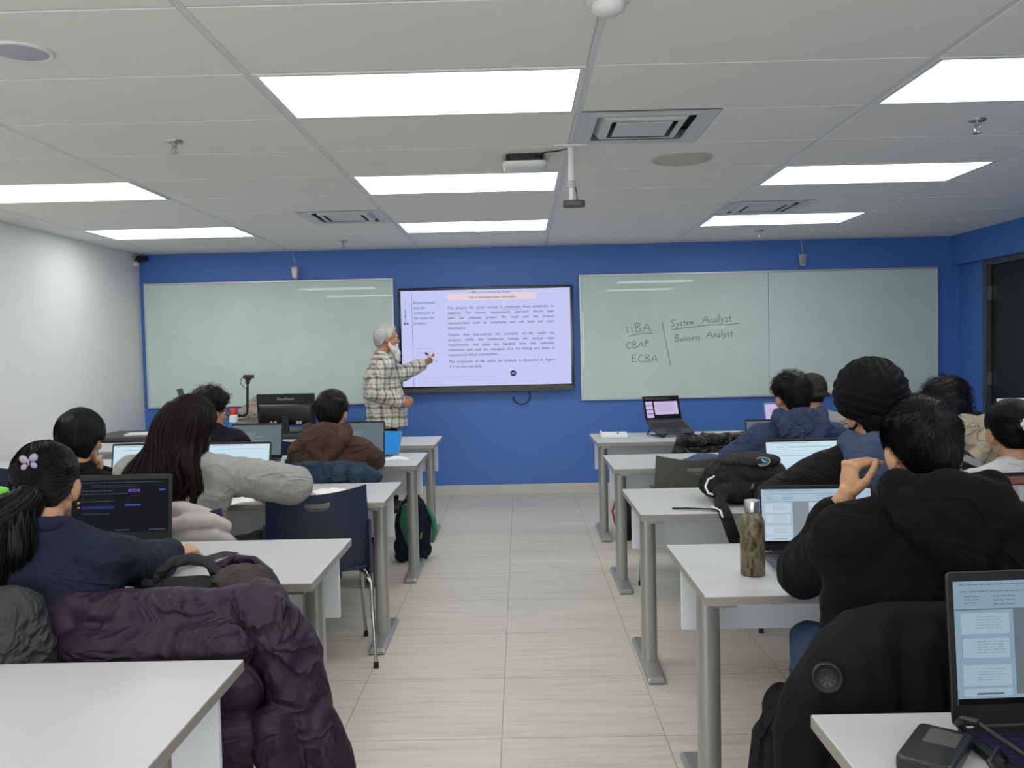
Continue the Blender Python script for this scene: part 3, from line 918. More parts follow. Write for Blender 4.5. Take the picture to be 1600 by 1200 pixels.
laptop((.035, 2.56, DZ), R(-24), 'slim laptop showing a plain blue screen beside the open notebook', 'blue', .25, .155, 20, .17, 'silver', 'silver', seed=8, bezel=(.003, .003, .004))
laptop((2.05, 3.62, .825), R(14), 'laptop raised on a stand showing a slide deck with thumbnails', 'slides', .305, .20, 20, .23, 'laptop_grey', 'laptop_black', 'key_black', (.008, .01, .014), 19, seed=9)
laptop((2.985, 3.60, DZ), R(4), 'small lilac-screened laptop in front of the student in the knit beanie', 'lilac', .32, .215, 14, seed=10, lid='silver')
laptop((2.465, 2.10, DZ), R(2), 'dim grey laptop in front of the blue hoodie student', 'grey', .34, .215, 12, seed=11)
laptop((2.245, .86, DZ), R(2), 'laptop with bright white document in front of the turbaned student', 'doc', .36, .225, 10, seed=12)
laptop((1.89, -.36, DZ), R(-3), 'laptop with slide deck beside the camouflage bottle', 'deck', .362, .207, 10, .245, 'laptop_grey', 'laptop_black', seed=13)
laptop((2.60, -.40, DZ), R(4), 'laptop with dim rosy screen beyond the black hoodie\'s elbow', 'rose', .365, .242, 12, .245, 'laptop_black', 'laptop_black', seed=14)
laptop((4.74, 3.55, DZ), R(5), 'laptop edge with bluish screen near the dark door', 'deck', .34, .225, 12, seed=15)
laptop((1.872, -1.66, DZ), R(2.5), 'big open laptop with slide thumbnails on the nearest right desk', 'deck_near', .39, .262, 5, .27, 'laptop_black', 'laptop_black', 'key_violet', (.011, .016, .036), seed=16)

# stand under the raised laptop
t = thing('laptop_stand', 'black laptop stand with small rubber feet under the raised laptop', 'laptop stand', (2.05, 3.62, DZ), R(14))
b = MB()
for s in (-1, 1):
    b.tube([(s * .11, .0, .088), (s * .11, -.2, .018), (s * .11, -.235, .012)], .007, 8)
    b.tube([(s * .11, -.02, .082), (s * .125, .03, .008)], .006, 8); b.tube([(s * .11, -.235, .010), (s * .12, -.02, .008)], .006, 8)
b.build('frame', 'black_plastic', t, smooth=40)
for s in (-1, 1):
    MB().sphere((s * .112, -.245, .02), (.017, .012, .02)).build('rubber_foot', 'black_plastic', t, smooth=60)
    MB().sphere((s * .125, .03, .008), (.01, .01, .008)).build('rubber_foot', 'black_plastic', t, smooth=60)

# ------------------------------------------------------------------ small desk things
def bottle():
    m = bpy.data.materials.new('camouflage_wrap'); m.use_nodes = True; t = NT(m)
    v = t.coord('Object', (1, 1, .45))
    f1 = t.noise(v, 26, 4, .6); f2 = t.noise(v, 55, 5, .65)
    c = t.ramp(f1, [(.34, '15110c'), (.43, '4a3b28'), (.5, '77684c'), (.57, '2a2016'), (.64, '80745c')])
    c2 = t.ramp(f2, [(.4, '14100c'), (.52, '85795f'), (.62, '3a3024')])
    c = t.mix(.45, c, c2)
    v3 = t.coord('Object', (1.2, 1.2, .8)); f3 = t.noise(v3, 34, 5, .75)
    c = t.mix(t.math('GREATER_THAN', f3, .6), c, '587229')
    t.link(c, t.b.inputs['Base Color']); t.b.inputs['Roughness'].default_value = .35
    M['camouflage_wrap'] = m
    o = thing('water_bottle', 'camouflage-patterned bottle with steel cap on the right desk', 'bottle', (1.622, -.575, DZ))
    MB().lathe([(.032, 0), (.036, .004), (.036, .15), (.034, .163), (.027, .178), (.021, .186), (.02, .19)], 40).build('body', 'camouflage_wrap', o, smooth=50)
    MB().lathe([(.0205, .188), (.0225, .189), (.0225, .219), (.021, .222)], 36).build('cap', 'silver', o, smooth=40)
bottle()
mat('phone_black', '101114', .12)
t = thing('phone', 'black phone lying on the left desk beyond the backpack handle', 'phone', (-.085, -.245, DZ), R(-28))
MB().prism(rrect(.037, .077, .009, 4), .001, .009).build('body', 'silver', t, bevel=.002)
MB().prism(rrect(.0355, .0755, .008, 4), .009, .0097).build('screen', 'phone_black', t)
mat('mint_paper', 'd3ddcc', .7)
t = thing('notebook', 'pale green notebook lying under the navy-sweater woman\'s arm', 'notebook', (-.36, -.39, DZ), R(8))
MB().box(-.105, .105, -.145, .145, .001, .004).build('back_cover', 'paper', t)
MB().box(-.103, .103, -.143, .143, .004, .014).build('pages', 'paper', t)
MB().box(-.105, .105, -.145, .145, .014, .0165).build('cover', 'mint_paper', t)

def open_book(loc, rz, label, w=.15, h=.21, m='paper'):
    t = thing('open_notebook', label, 'notebook', loc, rz)
    for s in (-1, 1):
        b = MB(); rings = []
        for k in range(9):
            q = k / 8; x = s * (q * w); z = .004 + .012 * math.sin(PI * min(1, q * 1.15 + .1)) * (1 - .5 * q)
            rings.append((x, z))
        vs = [(x, y, z) for x, z in rings for y in (-h / 2, h / 2)] + [(x, y, .001) for x, z in rings for y in (-h / 2, h / 2)]
        n = len(rings); fs = []
        for k in range(n - 1):
            a = (2 * k, 2 * k + 2, 2 * k + 3, 2 * k + 1); fs.append(a if s > 0 else a[::-1])
            o = 2 * n; c = (o + 2 * k, o + 2 * k + 1, o + 2 * k + 3, o + 2 * k + 2); fs.append(c if s > 0 else c[::-1])
            fs.append((2 * k, o + 2 * k, o + 2 * k + 2, 2 * k + 2)); fs.append((2 * k + 1, 2 * k + 3, o + 2 * k + 3, o + 2 * k + 1))
        fs.append((2 * n - 2, 4 * n - 2, 4 * n - 1, 2 * n - 1)); fs.append((0, 1, 2 * n + 1, 2 * n))
        b.mesh(vs, fs)
        b.build('pages', m, t, smooth=50)
    MB().tube([(0, -h / 2, .004), (0, h / 2, .004)], .003, 6).build('spine', 'light_grey_plastic', t)
    return t
open_book((.115, 2.40, DZ), R(20), 'open white notebook beside the blue-screened laptop', .10, .2)
open_book((-.275, .93, DZ), R(10), 'open white notebook under the grey sweater\'s forearm', .15, .21)
open_book((.02, 1.10, DZ), R(25), 'loose white notebook behind the empty navy chair', .08, .19)
t = thing('notepad', 'white notepad with a dark pen on the right desk near the blue wall', 'notepad', (1.655, 3.56, DZ), R(-4))
MB().box(-.1, .1, -.14, .14, .001, .022).build('pages', 'paper', t, bevel=.003)
MB().tube([(-.098, -.14, .024), (-.098, .14, .024)], .010, 8).build('binding', 'white_plastic', t, smooth=60)
b = MB(); b.tube([(1.675, 3.49, DZ + .027), (1.695, 3.62, DZ + .027)], .005, 8); tag(b.build('pen', 'black_plastic', smooth=60), 'dark pen on the white notepad', 'pen')
t = thing('computer_mouse', 'black mouse on the right desk beside the raised laptop', 'mouse', (2.30, 3.36, DZ), R(10))
MB().sphere((0, 0, .012), (.031, .055, .024)).build('shell', 'black_plastic', t, smooth=60)
MB().lathe([(.006, -.004), (.006, .004)], 10, Matrix.Translation((0, .03, .034)) @ Matrix.Rotation(PI / 2, 4, 'Y')).build('wheel', 'dark_metal', t)
t = tag(MB().box(-.07, .07, -.05, .05, .001, .003).build('paper_slip', 'paper', loc=(2.185, 3.27, DZ)), 'small white paper slip at the corner of the raised laptop', 'paper')
t.rotation_euler = (0, 0, R(-8))
t = tag(MB().box(-.105, .105, -.148, .148, .001, .004).build('paper_sheet', 'paper', loc=(2.19, 1.96, DZ)), 'white paper sheet on the desk by the blue hoodie\'s elbow', 'paper')
t.rotation_euler = (0, 0, R(35))
mat('white_cup', 'e9e9e7', .4)
t = tag(MB().lathe([(.028, 0), (.036, .085), (.034, .085), (.026, .004)], 20, Matrix.Translation((2.98, .52, DZ))).build('paper_cup', 'white_cup', smooth=40), 'small white cup on the desk by the white-top student', 'cup')

# charger brick and its cable on the nearest desk
mat('brick_black', '232324', .38, var=.05)
t = thing('power_adapter', 'black laptop power adapter on the nearest right desk', 'power adapter', (1.605, -1.752, DZ), R(-38))
b = MB(); b.prism(rrect(.042, .078, .012, 4), .002, .029); b.build('body', 'brick_black', t, bevel=.006, smooth=40)
MB().box(-.02, .03, .0, .06, .0288, .0294).build('rating_label', 'grey_plastic', t)
MB().box(-.01, .01, -.085, -.076, .01, .024).build('socket', 'black_plastic', t, bevel=.002)
t = thing('charging_cable', 'black charging cable with right-angled plug into the nearest laptop', 'cable', (0, 0, 0))
b = MB(); b.tube([(1.698, -1.69, DZ + .012), (1.685, -1.688, DZ + .02), (1.672, -1.69, DZ + .035), (1.672, -1.71, DZ + .05), (1.685, -1.735, DZ + .053)], .0065, 8); b.build('plug', 'black_plastic', t, smooth=40)
b = MB(); b.tube([(1.685, -1.735, DZ + .053), (1.69, -1.76, DZ + .05), (1.72, -1.785, DZ + .03), (1.755, -1.83, DZ + .008), (1.77, -1.9, DZ + .005), (1.74, -1.98, DZ + .005)], .0042, 8); b.build('wire', 'black_plastic', t, smooth=60)
b = MB(); b.tube([(1.70, -1.79, DZ + .02), (1.68, -1.80, DZ + .042), (1.655, -1.82, DZ + .03), (1.66, -1.87, DZ + .006), (1.7, -1.95, DZ + .005)], .0038, 8); b.build('loose_wire', 'black_plastic', t, smooth=60)

# cables and paper on the fourth left desk
b = MB()
for k in range(5):
    a = k * 1.3
    b.tube([(-.47 + .06 * math.cos(a + q * .55), 2.30 + .075 * math.sin(a + q * .5), DZ + .006 + .01 * ((k + q) % 3)) for q in range(10)], .005, 6)
tag(b.build('charger_cable', 'black_plastic', smooth=60), 'tangled black charger cable on the desk beside the brown hoodie', 'cable')
t = tag(MB().box(-.15, .15, -.1, .1, .001, .004).build('blue_white_papers', 'paper', loc=(-.47, 2.19, DZ)), 'white papers under the tangled cable on the desk', 'paper')

# ------------------------------------------------------------------ the teacher's corner
t = thing('teacher_desk', 'dark grey teacher desk in the corner under the left whiteboard', 'desk', (-1.68, 4.45, 0))
MB().box(-1.03, 1.03, -.34, .34, .722, .755).build('desktop', 'teacher_desk_grey', t, bevel=.003)
MB().box(-1.0, 1.0, .28, .30, .2, .722).build('back_panel', 'teacher_desk_grey', t)
for s in (-1, 1): MB().box(s * 1.0 - .015, s * 1.0 + .015, -.32, .32, 0, .722).build('side_panel', 'teacher_desk_grey', t, bevel=.002)
MB().box(-.98, .98, -.32, -.30, .45, .722).build('front_panel', 'teacher_desk_grey', t)
mat('monitor_black', '17181a', .32, var=.06)
t = thing('computer_monitor', 'black desktop monitor seen from behind on the teacher desk', 'monitor', (-1.03, 4.24, .755))
TM = Matrix.Translation((0, 0, .195)) @ Matrix.Rotation(R(6), 4, 'X')
b = MB(); b.prism(rrect(.245, .135, .008, 3), -.012, .012, TM @ Matrix.Rotation(PI / 2, 4, 'X')); scr = b.build('housing', 'monitor_black', t, bevel=.003)
b = MB(); b.loft([[(p[0] * k, yy, p[1] * k2 - .035) for p in rrect(.235, .115, .01, 3)] for k, k2, yy in ((1, .74, -.012), (.97, .68, -.026), (.9, .55, -.036))])
for i in range(len(b.v)): b.v[i] = tuple(TM @ Vector(b.v[i]))
b.build('back_shell', 'monitor_black', t, smooth=40, bevel=.002)
b = MB(); put_text(b, 'ViewSonic', .036, 0, .082, -.0137, 'CENTER', T=TM, bold=.001); b.build('logo', 'light_grey_plastic', scr)
b = MB(); b.box(-.028, .028, -.042, -.02, -.02, .14); b.build('stand_neck', 'black_plastic', t, bevel=.004)
b = MB(); b.prism(rrect(.115, .09, .03, 4), 0, .014); b.build('stand_base', 'black_plastic', t, bevel=.004)
b = MB()
for x in (-.12, -.085, .10, .125): b.box(x - .009, x + .009, -.045, -.033, .075, .1)
b.build('cable_plugs', 'light_grey_plastic', t)
t = thing('webcam_arm', 'black jointed arm holding a webcam above the teacher desk', 'webcam', (-1.40, 4.26, .755))
MB().lathe([(.045, 0), (.045, .012), (.02, .02)], 20, Matrix.Translation((-.10, 0, 0))).build('base', 'black_plastic', t, smooth=40)
b = MB(); b.tube([(-.10, 0, .01), (-.10, 0, .155)], .009, 10); b.build('post', 'black_plastic', t, smooth=40)
b = MB(); b.tube([(-.10, 0, .155), (.02, -.01, .15)], .012, 10); b.build('lower_arm', 'black_plastic', t, smooth=40)
b = MB(); b.tube([(.0, -.01, .15), (.03, -.012, .165), (.036, -.012, .19), (.045, -.012, .40)], .011, 10); b.build('upper_arm', 'black_plastic', t, smooth=40)
b = MB(); b.sphere((.047, -.012, .43), .019); b.tube([(.047, -.012, .4), (.052, -.012, .455)], .008, 8); b.build('ball_joint', 'dark_metal', t, smooth=50)
b = MB(); b.box(.015, .10, -.035, .01, .465, .495); b.box(.03, .075, -.03, .005, .445, .465); b.build('webcam_body', 'black_plastic', t, bevel=.005)
b = MB(); b.tube([(.02, -.01, .485), (-.01, -.01, .46), (-.012, -.01, .42), (.02, -.01, .39), (.043, -.012, .37)], .003, 6); b.build('cord', 'black_plastic', t, smooth=50)
t = thing('document_camera', 'black gooseneck document camera at the wall end of the teacher desk', 'document camera', (-2.06, 4.30, .755))
MB().box(-.06, .06, -.08, .08, 0, .03).build('base', 'black_plastic', t, bevel=.008)
b = MB(); b.tube([(0, 0, .02), (-.005, 0, .16), (.01, 0, .2), (.09, 0, .285), (.115, 0, .30)], .014, 10); b.build('arm', 'black_plastic', t, smooth=45)
MB().box(-.008, .008, -.05, .05, -.055, .055, Matrix.Translation((.125, 0, .335)) @ Matrix.Rotation(R(-18), 4, 'Y')).build('camera_head', 'laptop_grey', t, bevel=.003)
mat('red_plastic', 'c8372c', .4); mat('blue_label', '4f8fd0', .45)
t = thing('wipes_canister', 'white and blue wipes canister with red lid on the teacher desk', 'canister', (-1.472, 4.22, .755))
MB().lathe([(.034, 0), (.036, .004), (.036, .16), (.03, .17)], 24).build('body', 'white_plastic', t, smooth=40)
MB().lathe([(.0365, .02), (.0368, .085), (.0365, .1)], 24).build('label', 'blue_label', t, smooth=40)
MB().lathe([(.037, .165), (.037, .205), (.03, .215)], 24).build('lid', 'red_plastic', t, smooth=40)
t = thing('spray_bottle', 'white spray bottle beside the red-lidded canister', 'bottle', (-1.60, 4.24, .755))
MB().lathe([(.035, 0), (.036, .12), (.03, .16), (.014, .19), (.013, .2)], 24).build('body', 'white_plastic', t, smooth=40)
b = MB(); b.box(-.016, .05, -.012, .012, .215, .24); b.box(.03, .037, -.006, .006, .175, .22); b.box(-.012, .012, -.012, .012, .198, .218); b.build('trigger_head', 'white_plastic', t, bevel=.004)
t = tag(MB().box(-.16, .16, -.11, .11, .001, .012).build('paper_stack', 'paper', loc=(-2.28, 4.38, .755)), 'white papers lying on the teacher desk by the white wall', 'paper')
t.rotation_euler = (0, 0, R(12))
b = MB(); b.tube([(-2.12 + .01 * k, 4.2 + .03 * math.sin(k), .762) for k in range(12)], .005, 6); tag(b.build('loose_cable', 'black_plastic', smooth=60), 'short black cord on the teacher desk by the document camera', 'cable')
# ------------------------------------------------------------------ soft shapes
def ring_axes(t):
    u = Vector((0, 0, 1)) if abs(t.z) < .9 else Vector((0, 1, 0))
    a = (u - t * u.dot(t)).normalized()
    return a, t.cross(a)
def cone(mb, p0, r0, p1, r1, n=14):
    """tapered capsule"""
    p0, p1 = Vector(p0), Vector(p1)
    t = (p1 - p0)
    if t.length < 1e-5: return mb.sphere(p0, r0)
    t.normalize(); a, bb = ring_axes(t)
    rings = []
    for k in range(1, 5):
        q = PI / 2 * k / 4
        rings.append((p0 - t * r0 * math.cos(q), r0 * math.sin(q)))
    for k in range(3, 0, -1):
        pass
    rr = rings + [(p1 + t * r1 * math.cos(PI / 2 * k / 4), r1 * math.sin(PI / 2 * k / 4)) for k in (4, 3, 2, 1)]
    mb.loft([[c + a * (r * math.sin(2 * PI * k / n)) + bb * (r * math.cos(2 * PI * k / n)) for k in range(n)] for c, r in rr])
def add_prims(mb, prims):
    for p in prims:
        k = p[0]
        if k == 'c': cone(mb, *p[1:])
        elif k == 'e':
            T = Matrix.Translation(Vector(p[1])) @ (p[3].to_4x4() if len(p) > 3 and p[3] is not None else Matrix.Identity(4))
            mb.sphere((0, 0, 0), p[2], 20, 14, T)
        elif k == 'path':                                      # chain of capsules
            pts, rs = p[1], p[2]
            for i in range(len(pts) - 1): cone(mb, pts[i], rs[i], pts[i + 1], rs[i + 1])
        elif k == 'loft': mb.loft(p[1])
        elif k == 'box': mb.box(*p[1:])
def blob(prims, voxel, smooth=3, fold=None, factor=.5):
    """one continuous skin over overlapping shapes; fold(v, n) pushes it in or out"""
    mb = MB(); add_prims(mb, prims)
    me = bpy.data.meshes.new('b'); me.from_pydata(mb.v, [], mb.f); me.update()
    bm = bmesh.new(); bm.from_mesh(me); bmesh.ops.recalc_face_normals(bm, faces=bm.faces); bm.to_mesh(me); bm.free()
    o = bpy.data.objects.new('b', me); C.objects.link(o)
    r = o.modifiers.new('r', 'REMESH'); r.mode = 'VOXEL'; r.voxel_size = voxel
    if smooth:
        s = o.modifiers.new('s', 'SMOOTH'); s.factor = factor; s.iterations = smooth
    dg = bpy.context.evaluated_depsgraph_get()
    out = bpy.data.meshes.new_from_object(o.evaluated_get(dg))
    bpy.data.objects.remove(o); bpy.data.meshes.remove(me)
    if fold:
        ns = [v.normal.copy() for v in out.vertices]
        for v, n in zip(out.vertices, ns):
            d = fold(v.co, n)
            v.co = v.co + n * d
        out.update()
    return out
def place(name, me, mats, parent=None, origin=None):
    """link a world-space mesh; children sit in their parent's frame"""
    for m in (mats if isinstance(mats, (list, tuple)) else [mats]): me.materials.append(M[m])
    if origin is not None: me.transform(Matrix.Translation(-Vector(origin)))
    return link_mesh(name, me, parent, 180, 0.0, origin if parent is None else None)
def N3(v, f, s=(1, 1, 1), o=0.0):
    return noise.noise(Vector((v.x * f * s[0] + o, v.y * f * s[1] - o, v.z * f * s[2] + 2 * o)))
def folds(amp, freq, stretch=(1, 1, 1), o=0.0, fine=.35):
    def f(v, n):
        a = N3(v, freq, stretch, o)
        r = 1 - 2.2 * abs(N3(v, freq * .8, stretch, o + 9.3))
        return amp * (.5 * a + .5 * max(-.6, r)) + amp * fine * N3(v, freq * 2.7, stretch, o + 3)
    return f
def merge(meshes, mis=None):
    """several meshes as one; mis gives each its material index"""
    bm = bmesh.new()
    for i, me in enumerate(meshes):
        n0 = len(bm.faces)
        bm.from_mesh(me); bm.faces.ensure_lookup_table()
        for f in bm.faces[n0:]: f.material_index = mis[i] if mis else 0
        bpy.data.meshes.remove(me)
    out = bpy.data.meshes.new('m'); bm.to_mesh(out); bm.free()
    return out
def mb_mesh(mb):
    me = bpy.data.meshes.new('m'); me.from_pydata(mb.v, [], mb.f); me.polygons.foreach_set('material_index', mb.mi); me.update()
    return me

# ------------------------------------------------------------------ people: materials
def skin_mat(name, col):
    m = mat(name, col, .48, var=.07, vscale=30, bump=.06, bscale=500, bdist=.0006)
    m.node_tree.nodes['Principled BSDF'].inputs['Subsurface Weight'].default_value = .08
    m.node_tree.nodes['Principled BSDF'].inputs['Subsurface Radius'].default_value = (.01, .004, .002)
skin_mat('skin_brown', 'b17f62'); skin_mat('skin_tan', 'c0926f'); skin_mat('skin_deep', '9a6a4e'); skin_mat('skin_rose', 'b98266')
mat('eye_white', 'dcd8d0', .2); mat('eye_dark', '1c1410', .1); mat('lip', '9a5f52', .45)
mat('hair_black', '0b0a0a', .5, var=.3, vscale=40, stretch=(1, 1, .2), spec=.22)
mat('hair_dark_brown', '150e0c', .55, var=.35, vscale=40, stretch=(1, 1, .15), spec=.14)
mat('hair_white', 'dbd8d3', .6, var=.1, vscale=60, stretch=(1, 1, .3)); mat('beard_white', 'e4e1dc', .65, var=.05, vscale=60)
def cloth(name, col, weave=500, rough=.9, var=.10, vscale=14, bump=.25, wr=.010, ws=5.5, **k):
    return mat(name, col, rough, var=var, vscale=vscale, bump=bump, bscale=weave, bdist=.0012, spec=.2, wrinkle=(ws, wr, (1, 1, 1.6)), **k)
cloth('navy_knit', '1d2332', wr=.006, ws=4); cloth('black_knit', '0d0d10'); cloth('grey_fuzzy', '9c9a97', 260, .95, .32, 150, .6, wr=.005); cloth('dark_jacket', '16171f', rough=.75)
cloth('brown_fleece', '4f3d34'); cloth('blue_fleece', '3b4864'); cloth('beige_top', '9e9a92'); cloth('black_shell', '0e0e0f', rough=.7, wr=.006)
cloth('slate_hood', '47546e'); cloth('black_fleece', '0a0a0b', 420, .95, wr=.006, ws=4); cloth('cream_fleece', 'b3a78f'); cloth('white_cotton', 'c9c9cb')
cloth('charcoal', '2b2c2f'); cloth('jeans', '3d5470', 700); cloth('black_trousers', '0e0e10'); cloth('turban_black', '0b0b0c', 600, .8, wr=.002); cloth('knit_grey', '34332f', 160, .95, bump=.6)
mat('shoe_black', '151515', .5); mat('hair_clip', '9c93a6', .4); mat('gold', 'b99a4e', .3, metal=.9)
def plaid():
    m = bpy.data.materials.new('plaid_flannel'); m.use_nodes = True; t = NT(m)
    tc = t.add('ShaderNodeTexCoord'); sp = t.add('ShaderNodeSeparateXYZ'); t.link(tc.outputs['Object'], sp.inputs[0])
    wob = t.math('MULTIPLY', t.noise(tc.outputs['Object'], 7, 2), .05)
    def bands(o, per):
        u = t.math('FRACT', t.math('DIVIDE', t.math('ADD', o, wob), per))
        d1 = t.math('LESS_THAN', t.math('ABSOLUTE', t.math('SUBTRACT', u, .3)), .14)
        d2 = t.math('LESS_THAN', t.math('ABSOLUTE', t.math('SUBTRACT', u, .72)), .045)
        d3 = t.math('LESS_THAN', t.math('ABSOLUTE', t.math('SUBTRACT', u, .3)), .05)
        return t.math('ADD', t.math('ADD', t.math('MULTIPLY', d1, .34), t.math('MULTIPLY', d2, .3)), t.math('MULTIPLY', d3, .16))
    hsum = t.math('ADD', t.math('MULTIPLY', sp.outputs[0], .8), t.math('MULTIPLY', sp.outputs[1], .8))
    f = t.math('ADD', t.math('ADD', bands(sp.outputs[2], .085), bands(hsum, .075)), t.math('MULTIPLY', t.math('SUBTRACT', t.noise(tc.outputs['Object'], 16, 4, .6), .5), .55))
    t.link(t.ramp(f, [(0.0, 'd6d3c8'), (.35, 'a9a59b'), (.7, '77736c'), (.95, '55514c')]), t.b.inputs['Base Color'])
    t.b.inputs['Roughness'].default_value = .9; t.b.inputs['Specular IOR Level'].default_value = .2
    t.bump(t.noise(tc.outputs['Object'], 600, 2), .2, .001)
    M['plaid_flannel'] = m
plaid()

# ------------------------------------------------------------------ people: heads, hands
def head_frame(c, yaw, pitch=0, roll=0):
    return Matrix.Translation(Vector(c)) @ Matrix.Rotation(R(yaw), 4, 'Z') @ Matrix.Rotation(R(pitch), 4, 'X') @ Matrix.Rotation(R(roll), 4, 'Y')
def head_mesh(T, neck_to, s=1.0, voxel=.0048, neck_r=.054):
    """face looks along local +Y; neck_to is the world point at the base of the neck"""
    P = [('e', (0, -.012, .03), (.074, .094, .088)), ('e', (0, .022, -.035), (.060, .068, .072)), ('e', (0, .02, .035), (.066, .075, .065)),
         ('c', (-.028, .052, -.088), .022, (.028, .052, -.088), .022), ('c', (0, .066, -.098), .017, (0, .06, -.09), .02),
         ('c', (-.05, -.005, -.05), .02, (-.03, .05, -.088), .018), ('c', (.05, -.005, -.05), .02, (.03, .05, -.088), .018),
         ('c', (0, .082, .018), .0085, (0, .104, -.022), .0125), ('e', (-.011, .093, -.027), (.010, .011, .008)), ('e', (.011, .093, -.027), (.010, .011, .008)),
         ('c', (-.042, .068, .022), .011, (-.014, .083, .024), .011), ('c', (.042, .068, .022), .011, (.014, .083, .024), .011),
         ('e', (-.040, .058, -.022), (.022, .02, .02)), ('e', (.040, .058, -.022), (.022, .02, .02)),
         ('e', (0, .080, -.054), (.022, .012, .006)), ('e', (0, .078, -.065), (.019, .012, .0065))]
    for sx in (-1, 1):
        rot = Euler((R(-8), 0, R(sx * -22))).to_matrix()
        P += [('e', (sx * .080, -.012, -.004), (.0085, .022, .033), rot), ('c', (sx * .072, .0, -.01), .012, (sx * .076, -.006, -.012), .012),
              ('e', (sx * .079, -.006, -.030), (.008, .010, .012), rot)]
    mb = MB(); add_prims(mb, P)
    L = Matrix.Scale(s, 4)
    V = [T @ (L @ Vector(p)) for p in mb.v]
    mb2 = MB(); mb2.mesh(V, mb.f)
    base = T @ Vector((0, -.025 * s, -.05 * s))
    cone(mb2, base, neck_r * .97, Vector(neck_to), neck_r * 1.06)
    me = blob([('loft_raw',)], voxel) if False else None
    m0 = bpy.data.meshes.new('h'); m0.from_pydata(mb2.v, [], mb2.f); m0.update()
    bm = bmesh.new(); bm.from_mesh(m0); bmesh.ops.recalc_face_normals(bm, faces=bm.faces); bm.to_mesh(m0); bm.free()
    o = bpy.data.objects.new('h', m0); C.objects.link(o)
    r = o.modifiers.new('r', 'REMESH'); r.mode = 'VOXEL'; r.voxel_size = voxel
    sm = o.modifiers.new('s', 'SMOOTH'); sm.factor = .5; sm.iterations = 3
    out = bpy.data.meshes.new_from_object(o.evaluated_get(bpy.context.evaluated_depsgraph_get()))
    bpy.data.objects.remove(o); bpy.data.meshes.remove(m0)
    eyes = MB()
    for sx in (-1, 1):
        eyes.cur = 1; eyes.sphere(T @ (L @ Vector((sx * .030, .0735, .006))), .0118 * s, 12, 8)
        eyes.cur = 2; eyes.sphere(T @ (L @ Vector((sx * .030, .0805, .006))), .0062 * s, 10, 6)
    eyes.cur = 3; lv = [('e', (0, .086, -.0545), (.019, .0075, .0045)), ('e', (0, .084, -.0645), (.017, .0075, .005))]
    tmp = MB(); add_prims(tmp, lv); eyes.mesh([T @ (L @ Vector(p)) for p in tmp.v], tmp.f)
    return out, mb_mesh(eyes)
def hand_mesh(wrist, d, n, side, curl=(25, 30, 20), thumb=0.4, s=1.0, spread=.07, curls=None, voxel=.0028, fore=None):
    """d: from the wrist to the knuckles; n: where the palm faces; side: -1 left hand, +1 right hand"""
    d = Vector(d).normalized(); n = Vector(n); n = (n - d * n.dot(d)).normalized()
    Z = -n; X = d.cross(Z)
    T = Matrix((X, d, Z)).transposed().to_4x4(); T.translation = Vector(wrist); T = T @ Matrix.Scale(s, 4)
    q = -side                                                 # thumb side along local X
    P = [('e', (0, .048, 0), (.038, .050, .0135)), ('e', (q * .018, .032, -.006), (.020, .034, .014)), ('e', (-q * .020, .036, -.004), (.017, .038, .013)),
         ('c', (0, -.035, 0), .0245, (0, .012, 0), .0235), ('c', (-.029, .082, .001), .0105, (.029, .085, .001), .0105)]
    bx = (.0295, .0100, -.0098, -.0285); by = (.086, .090, .087, .079); ln = (.070, .078, .072, .056)
    for i in range(4):
        p = Vector((q * bx[i], by[i], 0)); ang = 0
        cc = curls[i] if curls else curl
        sx = q * spread * (1.5 - i) / 1.5
        P.append(('c', (q * bx[i] * .7, by[i] - .035, .002), .009, tuple(p), .0098))
        for k, (sh, r0, r1) in enumerate(((.46, .0096, .0085), (.30, .0086, .0078), (.24, .0078, .0066))):
            ang += R(cc[k])
            e = p + Vector((sx, math.cos(ang), -math.sin(ang))).normalized() * ln[i] * sh
            P.append(('c', tuple(p), r0, tuple(e), r1)); p = e
    th = thumb
    a = Vector((q * .024, .018, -.006)); b2 = a + Vector((q * (.030 - .012 * th), .034, -.010 - .012 * th)); c2 = b2 + Vector((q * (.012 - .022 * th), .031, -.006 - .006 * th)); e2 = c2 + Vector((q * (.004 - .02 * th), .024, -.004))
    P += [('c', tuple(a), .0145, tuple(b2), .0115), ('c', tuple(b2), .0112, tuple(c2), .0095), ('c', tuple(c2), .0095, tuple(e2), .0078)]
    mb = MB(); add_prims(mb, P)
    V = [T @ Vector(p) for p in mb.v]
    pr = MB(); pr.mesh(V, mb.f)
    if fore is not None: cone(pr, Vector(wrist) - d * .02 * s, .0235 * s, Vector(fore), .031 * s)
    m0 = mb_mesh(pr)
    bm = bmesh.new(); bm.from_mesh(m0); bmesh.ops.recalc_face_normals(bm, faces=bm.faces); bm.to_mesh(m0); bm.free()
    o = bpy.data.objects.new('h', m0); C.objects.link(o)
    r = o.modifiers.new('r', 'REMESH'); r.mode = 'VOXEL'; r.voxel_size = voxel
    sm = o.modifiers.new('s', 'SMOOTH'); sm.factor = .5; sm.iterations = 2
    out = bpy.data.meshes.new_from_object(o.evaluated_get(bpy.context.evaluated_depsgraph_get()))
    bpy.data.objects.remove(o); bpy.data.meshes.remove(m0)
    return out

